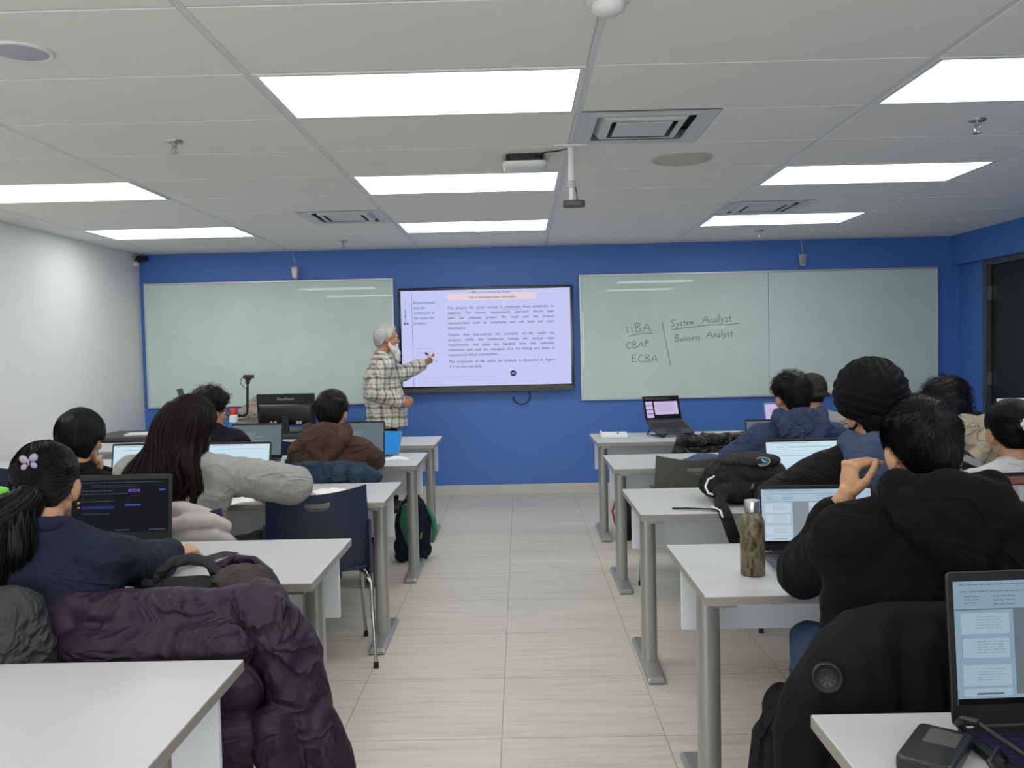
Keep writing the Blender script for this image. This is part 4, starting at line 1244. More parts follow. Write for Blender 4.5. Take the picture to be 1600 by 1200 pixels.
# ------------------------------------------------------------------ people: hair
def sstep(x): x = max(0, min(1, x)); return x * x * (3 - 2 * x)
def ilerp(tab, x):
    for (a, va), (b2, vb) in zip(tab, tab[1:]):
        if x <= b2: return va + (vb - va) * (x - a) / (b2 - a)
    return tab[-1][1]
LINE_SHORT = [(0, .074), (35, .066), (62, .04), (78, .0), (96, .012), (112, -.02), (130, -.066), (180, -.092)]
LINE_LONG = [(0, .08), (35, .066), (60, .02), (80, -.03), (100, -.05), (130, -.085), (180, -.10)]
LINE_TIED = [(0, .078), (35, .066), (62, .036), (80, .012), (98, .016), (112, -.03), (135, -.06), (180, -.07)]
def scalp(d, low=1.32):
    z = .094 * d.z * (low if (d.z < 0 and d.y < .2) else 1)
    return Vector((.078 * d.x, -.010 + .0985 * d.y, .03 + z))
def hair_cap(T, s, th_top, th_side, line, rough=.004, freq=45, strands=1200, slen=.03, lift=.25, curl=0.0, seed=1, comb='short', width=.0022, low=1.32, jut=.004):
    rnd = random.Random(seed)
    L = T @ Matrix.Scale(s * .945, 4)
    mb = MB(); n, m = 64, 44
    def at(d):
        p = scalp(d, low); az = abs(math.degrees(math.atan2(d.x, d.y)))
        zl = ilerp(line, az)
        k = sstep((p.z - zl) / .018 + .5)
        up = sstep((p.z - .0) / .1)
        th = th_side + (th_top - th_side) * up
        return p, k, th
    def surf(d):
        p, k, th = at(d)
        nn = Vector((d.x / .078, d.y / .0985, d.z / .094)).normalized()
        rgh = rough * (N3(p, freq, (1, 1, 1), seed) + .6 * N3(p, freq * 2.3, (1, 1, 1), seed + 4))
        return p + nn * ((th + rgh) * k - .024 * (1 - k)), nn, k
    vs = [surf(Vector((0, 0, -1)))[0]]; fs = []
    for i in range(1, m):
        t_ = PI * i / m
        for j in range(n):
            a = 2 * PI * j / n
            vs.append(surf(Vector((math.sin(t_) * math.cos(a), math.sin(t_) * math.sin(a), -math.cos(t_))))[0])
    vs.append(surf(Vector((0, 0, 1)))[0])
    for j in range(n):
        j2 = (j + 1) % n
        fs.append((0, 1 + j2, 1 + j))
        for i in range(m - 2): fs.append((1 + i * n + j, 1 + i * n + j2, 1 + (i + 1) * n + j2, 1 + (i + 1) * n + j))
        fs.append((len(vs) - 1, 1 + (m - 2) * n + j, 1 + (m - 2) * n + j2))
    mb.mesh([L @ v for v in vs], fs)
    made = 0; tries = 0
    while made < strands and tries < strands * 6:
        tries += 1
        z = rnd.uniform(-1, 1); a = rnd.uniform(0, 2 * PI); rr = math.sqrt(1 - z * z)
        d = Vector((rr * math.cos(a), rr * math.sin(a), z))
        p, nn, k = surf(d)
        if k < .6: continue
        made += 1
        if comb == 'short':
            flow = Vector((0, .35, .2)) if d.z > .55 else Vector((0, -.3, -1))
            flow = flow + Vector((rnd.gauss(0, .35), rnd.gauss(0, .35), rnd.gauss(0, .2)))
        elif comb == 'back':
            flow = Vector((0, -1, -.15)) if d.z > .3 else Vector((0, -1, .1))
            flow = flow + Vector((rnd.gauss(0, .12), 0, rnd.gauss(0, .12)))
        else:
            flow = Vector((rnd.gauss(0, 1), rnd.gauss(0, 1), rnd.gauss(0, 1)))
        flow = (flow - nn * flow.dot(nn))
        if flow.length < 1e-3: continue
        flow.normalize(); sidev = nn.cross(flow)
        pts = []; q = p - nn * .0005; dirv = (flow + nn * lift).normalized()
        ln_ = slen * rnd.uniform(.6, 1.3); stp = 5
        n_ = nn
        for i in range(stp + 1):
            pts.append(q.copy())
            dirv = (flow + (sidev * math.cos(made + i * 1.4) + nn * math.sin(made + i * 1.4)) * curl * 2).normalized()
            f2 = (dirv - n_ * dirv.dot(n_))
            q2 = q + f2 * (ln_ / stp)
            dd = Vector((q2.x / .078, (q2.y + .010) / .0985, (q2.z - .03) / .094)).normalized()
            p2, n_, k2 = surf(dd)
            q = p2 + n_ * (ln_ * lift * ((i + 1) / stp) ** 1.3 + .0012)
        V = []; 
        for i, pt in enumerate(pts):
            w_ = width * (1 - .75 * i / stp)
            V += [pt - sidev * w_ / 2, pt + sidev * w_ / 2 + nn * .0006]
        mb.mesh([L @ v for v in V], [(2 * i, 2 * i + 1, 2 * i + 3, 2 * i + 2) for i in range(stp)])
    return mb
def lock(mb, pts, widths, nstr=60, seed=0, wave=.004, w=.0035):
    """a lock of ribbon strands along a world-space path, over a solid core"""
    rnd = random.Random(seed)
    pts = [Vector(p) for p in pts]
    # resample the path smoothly
    P = []; W_ = []
    for i in range(len(pts) - 1):
        p0 = pts[max(i - 1, 0)]; p1 = pts[i]; p2 = pts[i + 1]; p3 = pts[min(i + 2, len(pts) - 1)]
        for k in range(5):
            t = k / 5
            P.append(.5 * ((2 * p1) + (p2 - p0) * t + (2 * p0 - 5 * p1 + 4 * p2 - p3) * t * t + (3 * p1 - p0 - 3 * p2 + p3) * t ** 3))
            W_.append(widths[i] + (widths[i + 1] - widths[i]) * t)
    P.append(pts[-1]); W_.append(widths[-1])
    mb.tube(P, [max(.002, x * .8) for x in W_], 10)
    for q in range(nstr):
        a = rnd.uniform(0, 2 * PI); rr = math.sqrt(rnd.random()) ; ph = rnd.uniform(0, 6)
        s0 = rnd.uniform(0, .25); s1 = rnd.uniform(.75, 1.0)
        i0, i1 = int(s0 * (len(P) - 1)), int(s1 * (len(P) - 1))
        prev = None; V = []
        for i in range(i0, i1 + 1):
            t = (P[min(i + 1, len(P) - 1)] - P[max(i - 1, 0)]).normalized()
            if prev is None: aa, _ = ring_axes(t)
            else: aa = (prev - t * prev.dot(t)).normalized()
            prev = aa; bb = t.cross(aa)
            o = (aa * math.cos(a) + bb * math.sin(a))
            c = P[i] + o * W_[i] * (.7 + .4 * rr) + bb * wave * math.sin(i * .7 + ph)
            sd = t.cross(o).normalized()
            V += [c - sd * w / 2, c + sd * w / 2]
        k = len(V) // 2
        if k > 1: mb.mesh(V, [(2 * i, 2 * i + 1, 2 * i + 3, 2 * i + 2) for i in range(k - 1)])

# ------------------------------------------------------------------ people: bodies and clothes
class Person:
    def __init__(self, label, head, hip, yaw=0, pitch=-8, roll=0, by=0, k=1.0, sw=.17, s=.97, skin='skin_brown', seat=True,
                 elbows=None, wrists=None, hand_dirs=None, palms=None, curls=None, thumbs=(.4, .4), feet=None, ankle=None, belly=0.0, drop=.135, low=.03, wide=0.0):
        self.wide = wide
        self.label = label; self.s = s; self.k = k; self.sw = sw; self.skin = skin
        head = Vector(head) - Vector((0, 0, low)); hip = Vector(hip) + Vector((0, 0, .027 if seat else 0))
        self.head = head; self.hip = hip; self.belly = belly
        self.T = head_frame(head, yaw, pitch, roll)
        self.side = Vector((math.cos(R(by)), math.sin(R(by)), 0)); self.fwd = Vector((-math.sin(R(by)), math.cos(R(by)), 0))
        Z = Vector((0, 0, 1)); self.Z = Z
        self.nb = self.T @ Vector((0, -.04 * s, -.10 * s)); self.nb.z = self.head.z - drop * s; self.nb -= self.fwd * .012
        self.S = [self.nb - Z * .068 + self.side * sw * q - self.fwd * .005 for q in (-1, 1)]
        up = self.S
        self.E = [Vector(e) for e in elbows] if elbows else [up[0] - self.side * .07 + self.fwd * .16 - Z * .2, up[1] + self.side * .07 + self.fwd * .16 - Z * .2]
        if wrists: self.W = [Vector(x) for x in wrists]
        else: self.W = [self.E[0] + self.fwd * .22 + self.side * .08 - Z * .02, self.E[1] + self.fwd * .22 - self.side * .08 - Z * .02]
        self.hd = [Vector(x) for x in hand_dirs] if hand_dirs else [(w_ - e).normalized() + self.fwd * .6 for w_, e in zip(self.W, self.E)]
        self.pn = [Vector(x) for x in palms] if palms else [Vector((0, 0, -1))] * 2
        self.cu = curls or [(30, 30, 20), (30, 30, 20)]; self.th = thumbs
        if seat:
            self.K = [self.hip + self.side * .13 * q + self.fwd * .42 - Z * .01 for q in (-1, 1)]
            self.A = [self.hip + self.side * .13 * q + self.fwd * .40 - Z * (self.hip.z - .095) for q in (-1, 1)]
        else:
            self.A = [Vector(a) for a in feet]
            self.K = [(self.hip + self.side * .09 * q) * .5 + a * .5 + self.fwd * .02 for q, a in zip((-1, 1), self.A)]
        self.origin = Vector((self.hip.x, self.hip.y, 0))
    def torso(self, d=0.0, bottom=None, hem=0.0):
        k, Z, f = self.k, self.Z, self.fwd; nb, hip = self.nb, self.hip; bl = self.belly
        c3 = nb - Z * .19 - f * .012
        secs = [(nb + Z * .02, .052, .052), (nb - Z * .03, .105 * k, .066), (nb - Z * .085 - f * .008, .160 * k, .092), (c3, .168 * k + self.wide * .6, .115 + bl * .4),
                (c3.lerp(hip, .5) - f * .012 + f * bl * .5, .152 * k + bl * .4 + self.wide, .112 + bl), (hip + Z * .06 + f * bl * .35, .162 * k + bl * .4 + self.wide * .8, .122 + bl * .8), (hip - Z * .07 + f * .015, .160 * k, .122 + bl * .3)]
        if bottom is not None:
            secs = secs[:-1] + [(Vector((hip.x, hip.y, bottom)) + f * bl * .3, .172 * k + hem + bl * .4 + self.wide * .6, .13 + hem + bl * .6)]
        rings = []
        for c, rx, ry in secs:
            rings.append([c + self.side * ((rx + d) * math.cos(2 * PI * q / 20)) + f * ((ry + d) * math.sin(2 * PI * q / 20)) for q in range(20)])
        P = [('loft', rings)]
        for q, S in zip((-1, 1), self.S):
            P.append(('c', nb - Z * .055 + self.side * q * .055, .050 + d, S, .052 + d))
            P.append(('c', nb - Z * .01 + self.side * q * .03, .036 + d, S + Z * .012, .036 + d))
            P.append(('c', S - Z * .09 - self.side * q * .05, .07 + d, S, .05 + d))
        return P
    def arms(self, d=0.0, sleeve=1.0, puff=0.0, only=None):
        P = []
        for i in (0, 1):
            if only is not None and i != only: continue
            S, E, W_ = self.S[i], self.E[i], self.W[i]
            P.append(('c', S, .053 + d, E, .042 + d + puff)); 
            sl = sleeve[i] if isinstance(sleeve, (tuple, list)) else sleeve
            e = E.lerp(W_, sl)
            P.append(('c', E, .042 + d + puff, e, (.028 if sl > .9 else .033) + d + puff * .5))
        return P
    def legs(self, d=0.0, full=True):
        P = []
        for q, K, A in zip((-1, 1), self.K, self.A):
            h = self.hip + self.side * .085 * q - self.Z * .01
            P += [('c', h, .085 + d, K, .058 + d), ('c', K, .057 + d, A + self.Z * (.03 if not full else .0), .037 + d)]
        return P
    def build_body(self):
        P = self.torso() + self.arms(0, .96) + self.legs()
        for A in self.A: P.append(('c', A - self.Z * .04, .035, A + self.fwd * .13 - self.Z * .06, .026))
        core = blob(P, .012, 3)
        head, eyes = head_mesh(self.T, self.nb, self.s)
        hands = [hand_mesh(self.W[i], self.hd[i], self.pn[i], (-1, 1)[i], self.cu[i] if not isinstance(self.cu[i][0], tuple) else (0, 0, 0), self.th[i], .97 * self.s, curls=self.cu[i] if isinstance(self.cu[i][0], tuple) else None, fore=self.W[i].lerp(self.E[i], .35)) for i in (0, 1)]
        eye_mi = [p.material_index for p in eyes.polygons]
        me = merge([core, head] + hands)
        bm = bmesh.new(); bm.from_mesh(me); n0 = len(bm.faces); bm.from_mesh(eyes); bm.faces.ensure_lookup_table()
        for f, mi in zip(bm.faces[n0:], eye_mi): f.material_index = mi
        bm.to_mesh(me); bm.free()
        o = place('person', me, [self.skin, 'eye_white', 'eye_dark', 'lip'], None, self.origin)
        tag(o, self.label, 'person')
        self.o = o
        return o
    def add(self, name, me, m):
        return place(name, me, m, self.o, self.origin)
    def hair(self, mb, m='hair_black', name='hair'):
        return self.add(name, mb_mesh(mb), m)
    def top(self, name, m, d=.014, da=.014, puff=.0, voxel=.010, fold=None, sleeve=.97, bottom=None, hem=.015, extra=(), sm=3):
        P = self.torso(d, bottom if bottom is not None else self.hip.z - .05, hem) + self.arms(da, sleeve, puff) + list(extra)
        return self.add(name, blob(P, voxel, sm, fold), m)
    def hood(self, m, size=1.0, voxel=.009, fold=None, back=.0, name='hood', up=.055):
        nb, Z, f, sd = self.nb, self.Z, self.fwd, self.side
        P = []; c = nb + Z * up
        pts = []
        for k in range(13):
            a = R(-62 - 236 * k / 12)                            # round the back of the neck
            pts.append(c + sd * (.088 * size * math.cos(a + PI / 2 + R(0)) if False else .090 * size * math.sin(R(-150 + 300 * k / 12))) - f * (.078 * size * math.cos(R(-150 + 300 * k / 12)) + .004) - Z * (.035 * (1 - math.cos(R(-150 + 300 * k / 12))) * .5))
        P.append(('path', [tuple(p) for p in pts], [.028 * size] * 13))
        for q in (-1, 1):
            P.append(('path', [tuple(c + sd * q * .095 * size - f * .045), tuple(c + sd * q * .085 * size - f * (.10 + back) - Z * .06), tuple(c - f * (.125 + back) - Z * .165 * size)], [.034 * size, .038 * size, .03 * size]))
        P.append(('e', tuple(c - f * (.098 + back) - Z * .055), (.095 * size, .045, .075 * size)))
        P.append(('e', tuple(c - f * (.09 + back * .6) - Z * .01), (.085 * size, .04, .045 * size)))
        return self.add(name, blob(P, voxel, 3, fold or folds(.010, 14, o=size)), m)
    def trousers(self, m, fold=None):
        P = self.legs(.012, False)
        hip = self.hip
        P.append(('e', tuple(hip - self.Z * .02), (.175 * self.k, .135, .09)))
        return self.add('trousers', blob(P, .013, 3, fold or folds(.008, 12)), m)
    def shoes(self, m='shoe_black'):
        for A in self.A:
            P = [('c', A - self.Z * .045 - self.fwd * .02, .044, A + self.fwd * .14 - self.Z * .055, .036), ('c', A - self.Z * .04, .046, A + self.Z * .0, .048)]
            me = blob(P, .008, 2)
            for v in me.vertices: v.co.z = max(v.co.z, .004)
            self.add('shoe', me, m)
# ------------------------------------------------------------------ the people
# woman in the navy sweater, nearest on the left
p = Person('person in a navy sweater with a tied-back black ponytail and butterfly hair clip', (-.312, -.85, 1.105), (-.37, -.93, .54), yaw=13, pitch=-14, roll=0, by=0, k=1.05, sw=.17, s=.94, skin='skin_tan', drop=.108,
           elbows=[(-.66, -.72, .80), (-.135, -.63, .81)], wrists=[(-.52, -.42, .775), (-.175, -.395, .792)], hand_dirs=[(.3, 1, 0), (.6, .75, .0)], palms=[(0, 0, -1), (-.1, .1, -1)], curls=[(30, 30, 20), (48, 62, 40)], thumbs=(.4, .9))
p.build_body()
p.top('sweater', 'navy_knit', .016, .016, .004, .009, folds(.010, 9, (1, 1, 1.3), 1.0), (.97, .93))
P = [('path', [tuple(p.nb + p.side * .070 * math.sin(R(30 * q)) - p.fwd * .060 * math.cos(R(30 * q)) + p.Z * (.028 - .02 * (1 - math.cos(R(30 * q))) / 2)) for q in range(13)], [.022] * 13)]
p.add('collar', blob(P, .006, 2), 'navy_knit')
mb = hair_cap(p.T, .94, .017, .011, LINE_TIED, .003, 22, 2600, .07, .03, 0, 11, 'back', .0024)
T = p.T
base = T @ Vector((-.022, -.115, -.055))
lock(mb, [T @ Vector((-.02, -.095, -.03)), base, base + Vector((-.045, -.03, -.04)), base + Vector((-.055, -.04, -.115)), base + Vector((-.06, -.035, -.20)), base + Vector((-.08, -.03, -.27))], [.04, .046, .058, .060, .048, .02], 420, 5, .004, .0026)
lock(mb, [base, base + Vector((.0, -.025, -.045)), base + Vector((.005, -.035, -.105)), base + Vector((-.02, -.035, -.17))], [.036, .044, .042, .015], 200, 6, .004, .0026)
p.hair(mb)
p.trousers('charcoal'); p.shoes()
cp = T @ Vector((-.004, -.124, .054))
t = MB()
for sx, sz, rr in ((-1, 1, .0125), (1, 1, .0125), (-1, -1, .0095), (1, -1, .0095)):
    rot = Euler((0, R(-sx * sz * 35), 0)).to_matrix().to_4x4()
    t.sphere((0, 0, 0), (rr, .004, rr * .78), 12, 8, Matrix.Translation(cp + Vector((sx * .0125, -.006, sz * .0095 + sx * .002))) @ rot)
t.tube([cp + Vector((0, -.008, -.008)), cp + Vector((0, -.008, .008))], .003, 8)
p.add('hair_clip', mb_mesh(t), 'hair_clip')
t = MB(); e = T @ Vector((.081, -.004, -.046)); t.sphere(e, .0045, 10, 6); t.sphere(e - Vector((0, 0, .012)), .0035, 10, 6); p.add('earring', mb_mesh(t), 'gold')

# student in black, further along the white wall
p = Person('person in a plain black top with short black hair resting chin on hand', (-.92, .55, 1.10), (-.97, .45, .54), yaw=-4, pitch=-10, by=-6, k=.95, sw=.16, skin='skin_tan',
           elbows=[(-1.22, .72, .80), (-.83, .84, .79)], wrists=[(-1.02, .98, .775), (-.905, .70, .895)], hand_dirs=[(.4, 1, 0), (-.08, -.2, 1)], palms=[(0, 0, -1), (-1, -.3, .3)], curls=[(30, 30, 20), (85, 80, 40)], thumbs=(.4, .8))
p.build_body(); p.top('sweater', 'black_knit', .02, .018, .004, .011, folds(.010, 9, o=2.0)); p.trousers('black_trousers'); p.shoes()
P = [('path', [tuple(p.nb + p.side * .068 * math.sin(R(30 * q)) - p.fwd * .06 * math.cos(R(30 * q)) + p.Z * .025) for q in range(13)], [.024] * 13)]
p.add('collar', blob(P, .007, 2), 'black_knit')
p.hair(hair_cap(p.T, 1.0, .020, .020, [(0, .07), (35, .055), (60, .01), (78, -.005), (98, -.005), (112, -.07), (140, -.095), (180, -.10)], .004, 22, 2200, .05, .05, 0, 12, 'short', .002))

# woman with long hair in the grey sweater
p = Person('person in a fuzzy grey sweater with long dark brown hair leaning on the chair', (-.43, .49, 1.145), (-.40, .42, .54), yaw=-28, pitch=-18, by=-8, k=1.0, sw=.185, skin='skin_tan', drop=.112,
           elbows=[(-.615, .68, .80), (-.035, .585, .855)], wrists=[(-.50, .95, .775), (-.20, .83, .790)], hand_dirs=[(.3, 1, 0), (-.5, .8, -.1)], palms=[(0, 0, -1)] * 2)
p.build_body(); p.top('sweater', 'grey_fuzzy', .022, .026, .016, .010, folds(.012, 8, o=3.0, fine=.5), (.95, .9)); p.trousers('charcoal'); p.shoes()
T = p.T
mb = hair_cap(T, 1.0, .026, .022, LINE_LONG, .003, 22, 1600, .09, .03, 0, 13, 'short', .0022)
rnd = random.Random(5)
# hanging hair: locks from the crown round the back, down over the shoulders
for i in range(34):
    az = R(86 + 188 * i / 33)                                 # round the back, 180 = straight behind
    dx, dy = math.sin(az), math.cos(az)
    p0 = T @ Vector((.075 * dx, -.01 + .095 * dy, .085)); p1 = T @ Vector((.098 * dx, -.015 + .118 * dy, .01)); p2 = T @ Vector((.10 * dx, -.02 + .122 * dy, -.07))
    u = -dx                                                    # -1 .. 1 across the back
    u = dx
    end_z = .73 + .10 * rnd.random() + .10 * abs(u)
    bx = p.nb.x + u * .155 - .045 + rnd.uniform(-.02, .02)
    ybk = p.nb.y - .155 + .06 * abs(u)
    p3 = Vector((p.nb.x + u * .125 - .02, ybk + .03, .98)); p4 = Vector((bx, ybk, .87)); p5 = Vector((bx - .02 + rnd.uniform(-.02, .02), ybk - .004, end_z))
    lock(mb, [p0, p1, p2, p3, p4, p5], [.014, .026, .027, .026, .021, .006], 46, 100 + i, .005, .0028)
for i, (x0, x1, ze) in enumerate(((.05, .075, .80), (.085, .06, .745), (.10, .12, .86))):   # loose locks on the sweater
    p1 = T @ Vector((.09, -.06, -.05))
    lock(mb, [p1, Vector((p.nb.x + x0, p.nb.y - .135, 1.0)), Vector((p.nb.x + x0 + .02, p.nb.y - .15, .92)), Vector((p.nb.x + x1, p.nb.y - .155, .84)), Vector((p.nb.x + x1 - .01, p.nb.y - .15, ze - .03))], [.018, .018, .014, .011, .004], 20, 300 + i, .005, .0035)
p.hair(mb, 'hair_dark_brown')

# curly-haired student with glasses in the dark jacket
p = Person('person in a bulky dark jacket with curly black hair and glasses', (-.845, 1.9, 1.12), (-.87, 1.75, .54), yaw=-38, pitch=-8, by=-8, k=1.12, sw=.185, skin='skin_tan', drop=.125)
p.build_body(); p.top('jacket', 'dark_jacket', .045, .035, .02, .012, folds(.014, 8, o=4.0)); p.trousers('black_trousers'); p.shoes()
P = [('path', [tuple(p.nb + p.side * .09 * math.sin(R(25 * q - 150)) - p.fwd * .08 * math.cos(R(25 * q - 150)) + p.Z * .03) for q in range(13)], [.034] * 13)]
p.add('collar', blob(P, .008, 2), 'black_knit')
p.hair(hair_cap(p.T, 1.0, .040, .026, LINE_SHORT, .010, 40, 900, .045, .5, .55, 14, 'wild', .003))
b = MB(); L = p.T
for sx in (-1, 1):
    b.tube([L @ Vector((sx * .032 + .022 * math.cos(q * PI / 6), .098, .004 + .018 * math.sin(q * PI / 6))) for q in range(13)], .0022, 6)
    b.tube([L @ Vector((sx * .054, .098, .01)), L @ Vector((sx * .078, .06, .012)), L @ Vector((sx * .082, -.01, .01))], .0022, 6)
b.tube([L @ Vector((-.01, .1, .006)), L @ Vector((.01, .1, .006))], .002, 6)
p.add('glasses', mb_mesh(b), 'black_plastic')
b = MB(); c = p.S[1] - p.fwd * .12 - p.Z * .06 + p.side * .0
b.box(c.x - .018, c.x + .018, c.y - .012, c.y + .0, c.z - .006, c.z + .006); p.add('jacket_badge', mb_mesh(b), 'light_grey_plastic')

# brown hoodie
p = Person('person in a brown hoodie with short black hair seen from behind', (-.129, 1.85, 1.10), (-.11, 1.72, .54), yaw=-6, pitch=-8, by=-2, k=1.0, sw=.16, skin='skin_tan',
           elbows=[(-.345, 1.93, .80), (.085, 1.93, .795)], wrists=[(-.20, 2.2, .778), (-.02, 2.2, .778)])
p.build_body(); p.top('hoodie', 'brown_fleece', .018, .020, .006, .009, folds(.012, 9, (.6, 1, 1.6), 5.0)); p.hood('brown_fleece', 1.1); p.trousers('black_trousers'); p.shoes()
p.hair(hair_cap(p.T, 1.0, .022, .014, LINE_SHORT, .004, 40, 1400, .028, .3, 0, 15, 'short', .002))

# the teacher at the display
HB = (-.255, 4.60, .86)
p = Person('person with white beard and plaid shirt pointing a pen at the display', (-.222, 4.62, 1.545), HB, yaw=-72, pitch=0, by=-68, k=1.0, sw=.175, skin='skin_rose', seat=False, belly=.045, drop=.155, low=.015,
           elbows=[(-.12, 4.74, 1.22), (-.315, 4.40, 1.07)], wrists=[(.065, 4.84, 1.300), (-.095, 4.44, .985)], hand_dirs=[(.85, .15, .45), (1, .15, -.15)], palms=[(-.35, .75, .55), (-.2, .95, .1)],
           curls=[((62, 60, 40), (48, 45, 30), (22, 22, 15), (10, 15, 10)), (45, 55, 35)], thumbs=(.75, .7), feet=[(-.22, 4.72, .085), (-.28, 4.50, .085)], s=.98)
p.build_body()
hem = .755
p.top('shirt', 'plaid_flannel', .020, .022, .012, .010, folds(.010, 9, o=6.0), (.92, .93), bottom=hem, hem=.005)
P = []
for q in (-1, 1):
    P.append(('path', [tuple(p.nb + p.Z * .035 - p.fwd * .05), tuple(p.nb + p.side * q * .06 + p.Z * .03), tuple(p.nb + p.side * q * .05 + p.fwd * .065 - p.Z * .02), tuple(p.nb + p.side * q * .045 + p.fwd * .085 - p.Z * .06)], [.02, .018, .015, .008]))
p.add('collar', blob(P, .006, 2), 'plaid_flannel')
p.trousers('black_trousers'); p.shoes()
p.hair(hair_cap(p.T, .98, .020, .014, [(0, .082), (35, .078), (62, .055), (78, .012), (96, .005), (112, -.03), (130, -.062), (180, -.072)], .009, 38, 1800, .03, .4, .3, 16, 'short', .0024), 'hair_white')
T = p.T
P = [('e', (0, .062, -.092), (.052, .040, .040)), ('e', (0, .080, -.125), (.048, .038, .044)), ('e', (0, .084, -.155), (.038, .030, .040)), ('c', (0, .088, -.175), .022, (0, .094, -.198), .008)]
for q in (-1, 1): P += [('path', [(q * .066, -.002, -.015), (q * .062, .012, -.055), (q * .045, .045, -.092), (q * .02, .07, -.11)], [.008, .016, .026, .03]), ('c', (q * .02, .09, -.047), .007, (q * .034, .078, -.062), .008)]
mbb = MB(); add_prims(mbb, P); pts = [T @ Vector(v) for v in mbb.v]
m2 = MB(); m2.mesh(pts, mbb.f)
rnd = random.Random(3)
for k in range(420):                                          # beard strands
    a = rnd.uniform(-1.4, 1.4); z = rnd.uniform(-.17, -.05); rr = .050 - .12 * max(0, -.10 - z)
    q = Vector((rr * math.sin(a), .05 + .046 * math.cos(a) + .2 * max(0, -.09 - z), z)); dd = Vector((.15 * math.sin(a), .35 * math.cos(a), -1)).normalized() * rnd.uniform(.02, .05)
    sd = Vector((math.cos(a), -math.sin(a), 0)) * .0016
    V = [q - sd, q + sd, q + dd * .6 + sd * .7, q + dd * .6 - sd * .7, q + dd]
    m2.mesh([T @ v for v in V], [(0, 1, 2, 3), (3, 2, 4)])
p.add('beard', mb_mesh(m2), 'beard_white')
b = MB()
for q in (-1, 1): cone(b, T @ Vector((q * .044, .084, .026)), .0055, T @ Vector((q * .016, .094, .028)), .0055, 8)
p.add('eyebrows', mb_mesh(b), 'hair_white')
kn = p.W[0] + p.hd[0].normalized() * .085
t = thing('whiteboard_pen', 'white marker with a dark cap held up against the display', 'pen', tuple(kn + Vector((.02, -.015, .0))))
b = MB(); b.tube([(-.045, 0, .045), (.035, .0, -.015)], .0075, 10); b.build('barrel', 'white_plastic', t, smooth=50)
b = MB(); b.tube([(-.07, 0, .063), (-.04, 0, .041)], .0088, 10); b.build('cap', 'black_plastic', t, smooth=50)

# blue hoodie
p = Person('person in a slate blue hoodie with thick black hair', (2.367, 1.47, 1.155), (2.33, 1.32, .54), yaw=12, pitch=-8, by=2, k=1.1, sw=.185, skin='skin_brown',
           elbows=[(2.08, 1.56, .80), (2.63, 1.58, .80)], wrists=[(2.28, 1.84, .778), (2.47, 1.84, .778)])
p.build_body(); p.top('hoodie', 'blue_fleece', .022, .026, .012, .010, folds(.010, 8, (.6, 1, 1.6), 7.0)); p.hood('blue_fleece', 1.12); p.trousers('charcoal'); p.shoes()
p.hair(hair_cap(p.T, 1.0, .032, .014, LINE_SHORT, .006, 40, 1500, .034, .4, .1, 17, 'short', .0022))

# knit beanie
p = Person('person in a grey knit beanie and beige top behind the blue hoodie', (2.937, 2.87, 1.095), (2.95, 2.72, .54), yaw=6, pitch=-8, by=0, k=1.05, sw=.175, skin='skin_brown')
p.build_body(); p.top('top', 'beige_top', .018, .018, .006, .011, folds(.009, 9, o=8.0)); p.trousers('charcoal'); p.shoes()
p.hair(hair_cap(p.T, 1.0, .008, .010, LINE_SHORT, .003, 40, 300, .02, .2, 0, 18), 'hair_black')
mb = hair_cap(p.T, 1.0, .030, .022, [(0, .05), (60, .03), (100, .02), (140, -.03), (180, -.04)], .004, 60, 0, seed=19)
p.hair(mb, 'knit_grey', 'beanie')
P = [('path', [tuple(p.T @ Vector((.099 * math.sin(R(30 * q)), -.01 - .118 * math.cos(R(30 * q)), -.018 + .03 * (1 - math.cos(R(30 * q))) / 2 + .0))) for q in range(13)], [.013] * 13)]
p.add('beanie_cuff', blob(P, .005, 1), 'knit_grey')

# black turban
p = Person('person in a black turban and black jacket with a slate hood', (2.238, .10, 1.165), (2.22, -.02, .54), yaw=4, pitch=-6, by=0, k=1.15, sw=.19, skin='skin_brown',
           elbows=[(1.93, .22, .80), (2.46, .22, .80)], wrists=[(2.13, .52, .778), (2.36, .54, .778)])
p.build_body(); p.top('jacket', 'black_shell', .036, .034, .014, .010, folds(.012, 8, o=9.0)); p.hood('slate_hood', 1.22, back=.015); p.trousers('black_trousers'); p.shoes()
P = [('path', [tuple(p.nb + p.side * .075 * math.sin(R(25 * q - 150)) - p.fwd * .068 * math.cos(R(25 * q - 150)) + p.Z * .035) for q in range(13)], [.018] * 13)]
p.add('collar', blob(P, .006, 2), 'black_shell')
p.hair(hair_cap(p.T, 1.0, .006, .008, LINE_SHORT, .002, 40, 300, .02, .1, 0, 20), 'hair_black')
T = p.T
mb = MB(); n, m = 120, 70; vs = []; fs = []
def turban_pt(d):
    az = math.atan2(d.x, -d.y)                                # 0 straight behind
    e = Vector((.122 * d.x, .130 * d.y, (.126 if d.z > 0 else .112) * d.z))
    # overlapping wraps that climb from the sides to the crown, with a pleated centre panel at the back
    wv = (d.z * 1.0 - .55 * abs(az) / PI * 2 + .9) * 3.4
    q = wv - math.floor(wv)
    step = .013 * (q ** .6) * (1 if q < .93 else (1 - q) / .07)
    pan = sstep((.42 - abs(az + .06 + .12 * d.z)) / .1) * sstep((d.z + .1) / .3)
    pl = .006 * (1 - abs(math.sin((az + .08) * 9 + d.z * 1.2))) + .007
    off = step * (1 - pan) + pl * pan + .0025 * N3(d, 9, (1, 1, .4)) + .0012 * math.sin(wv * 16 + 2 * N3(d, 3))
    return Vector((0, -.012, .088)) + e + d * off
vs = [turban_pt(Vector((0, 0, -1)))]
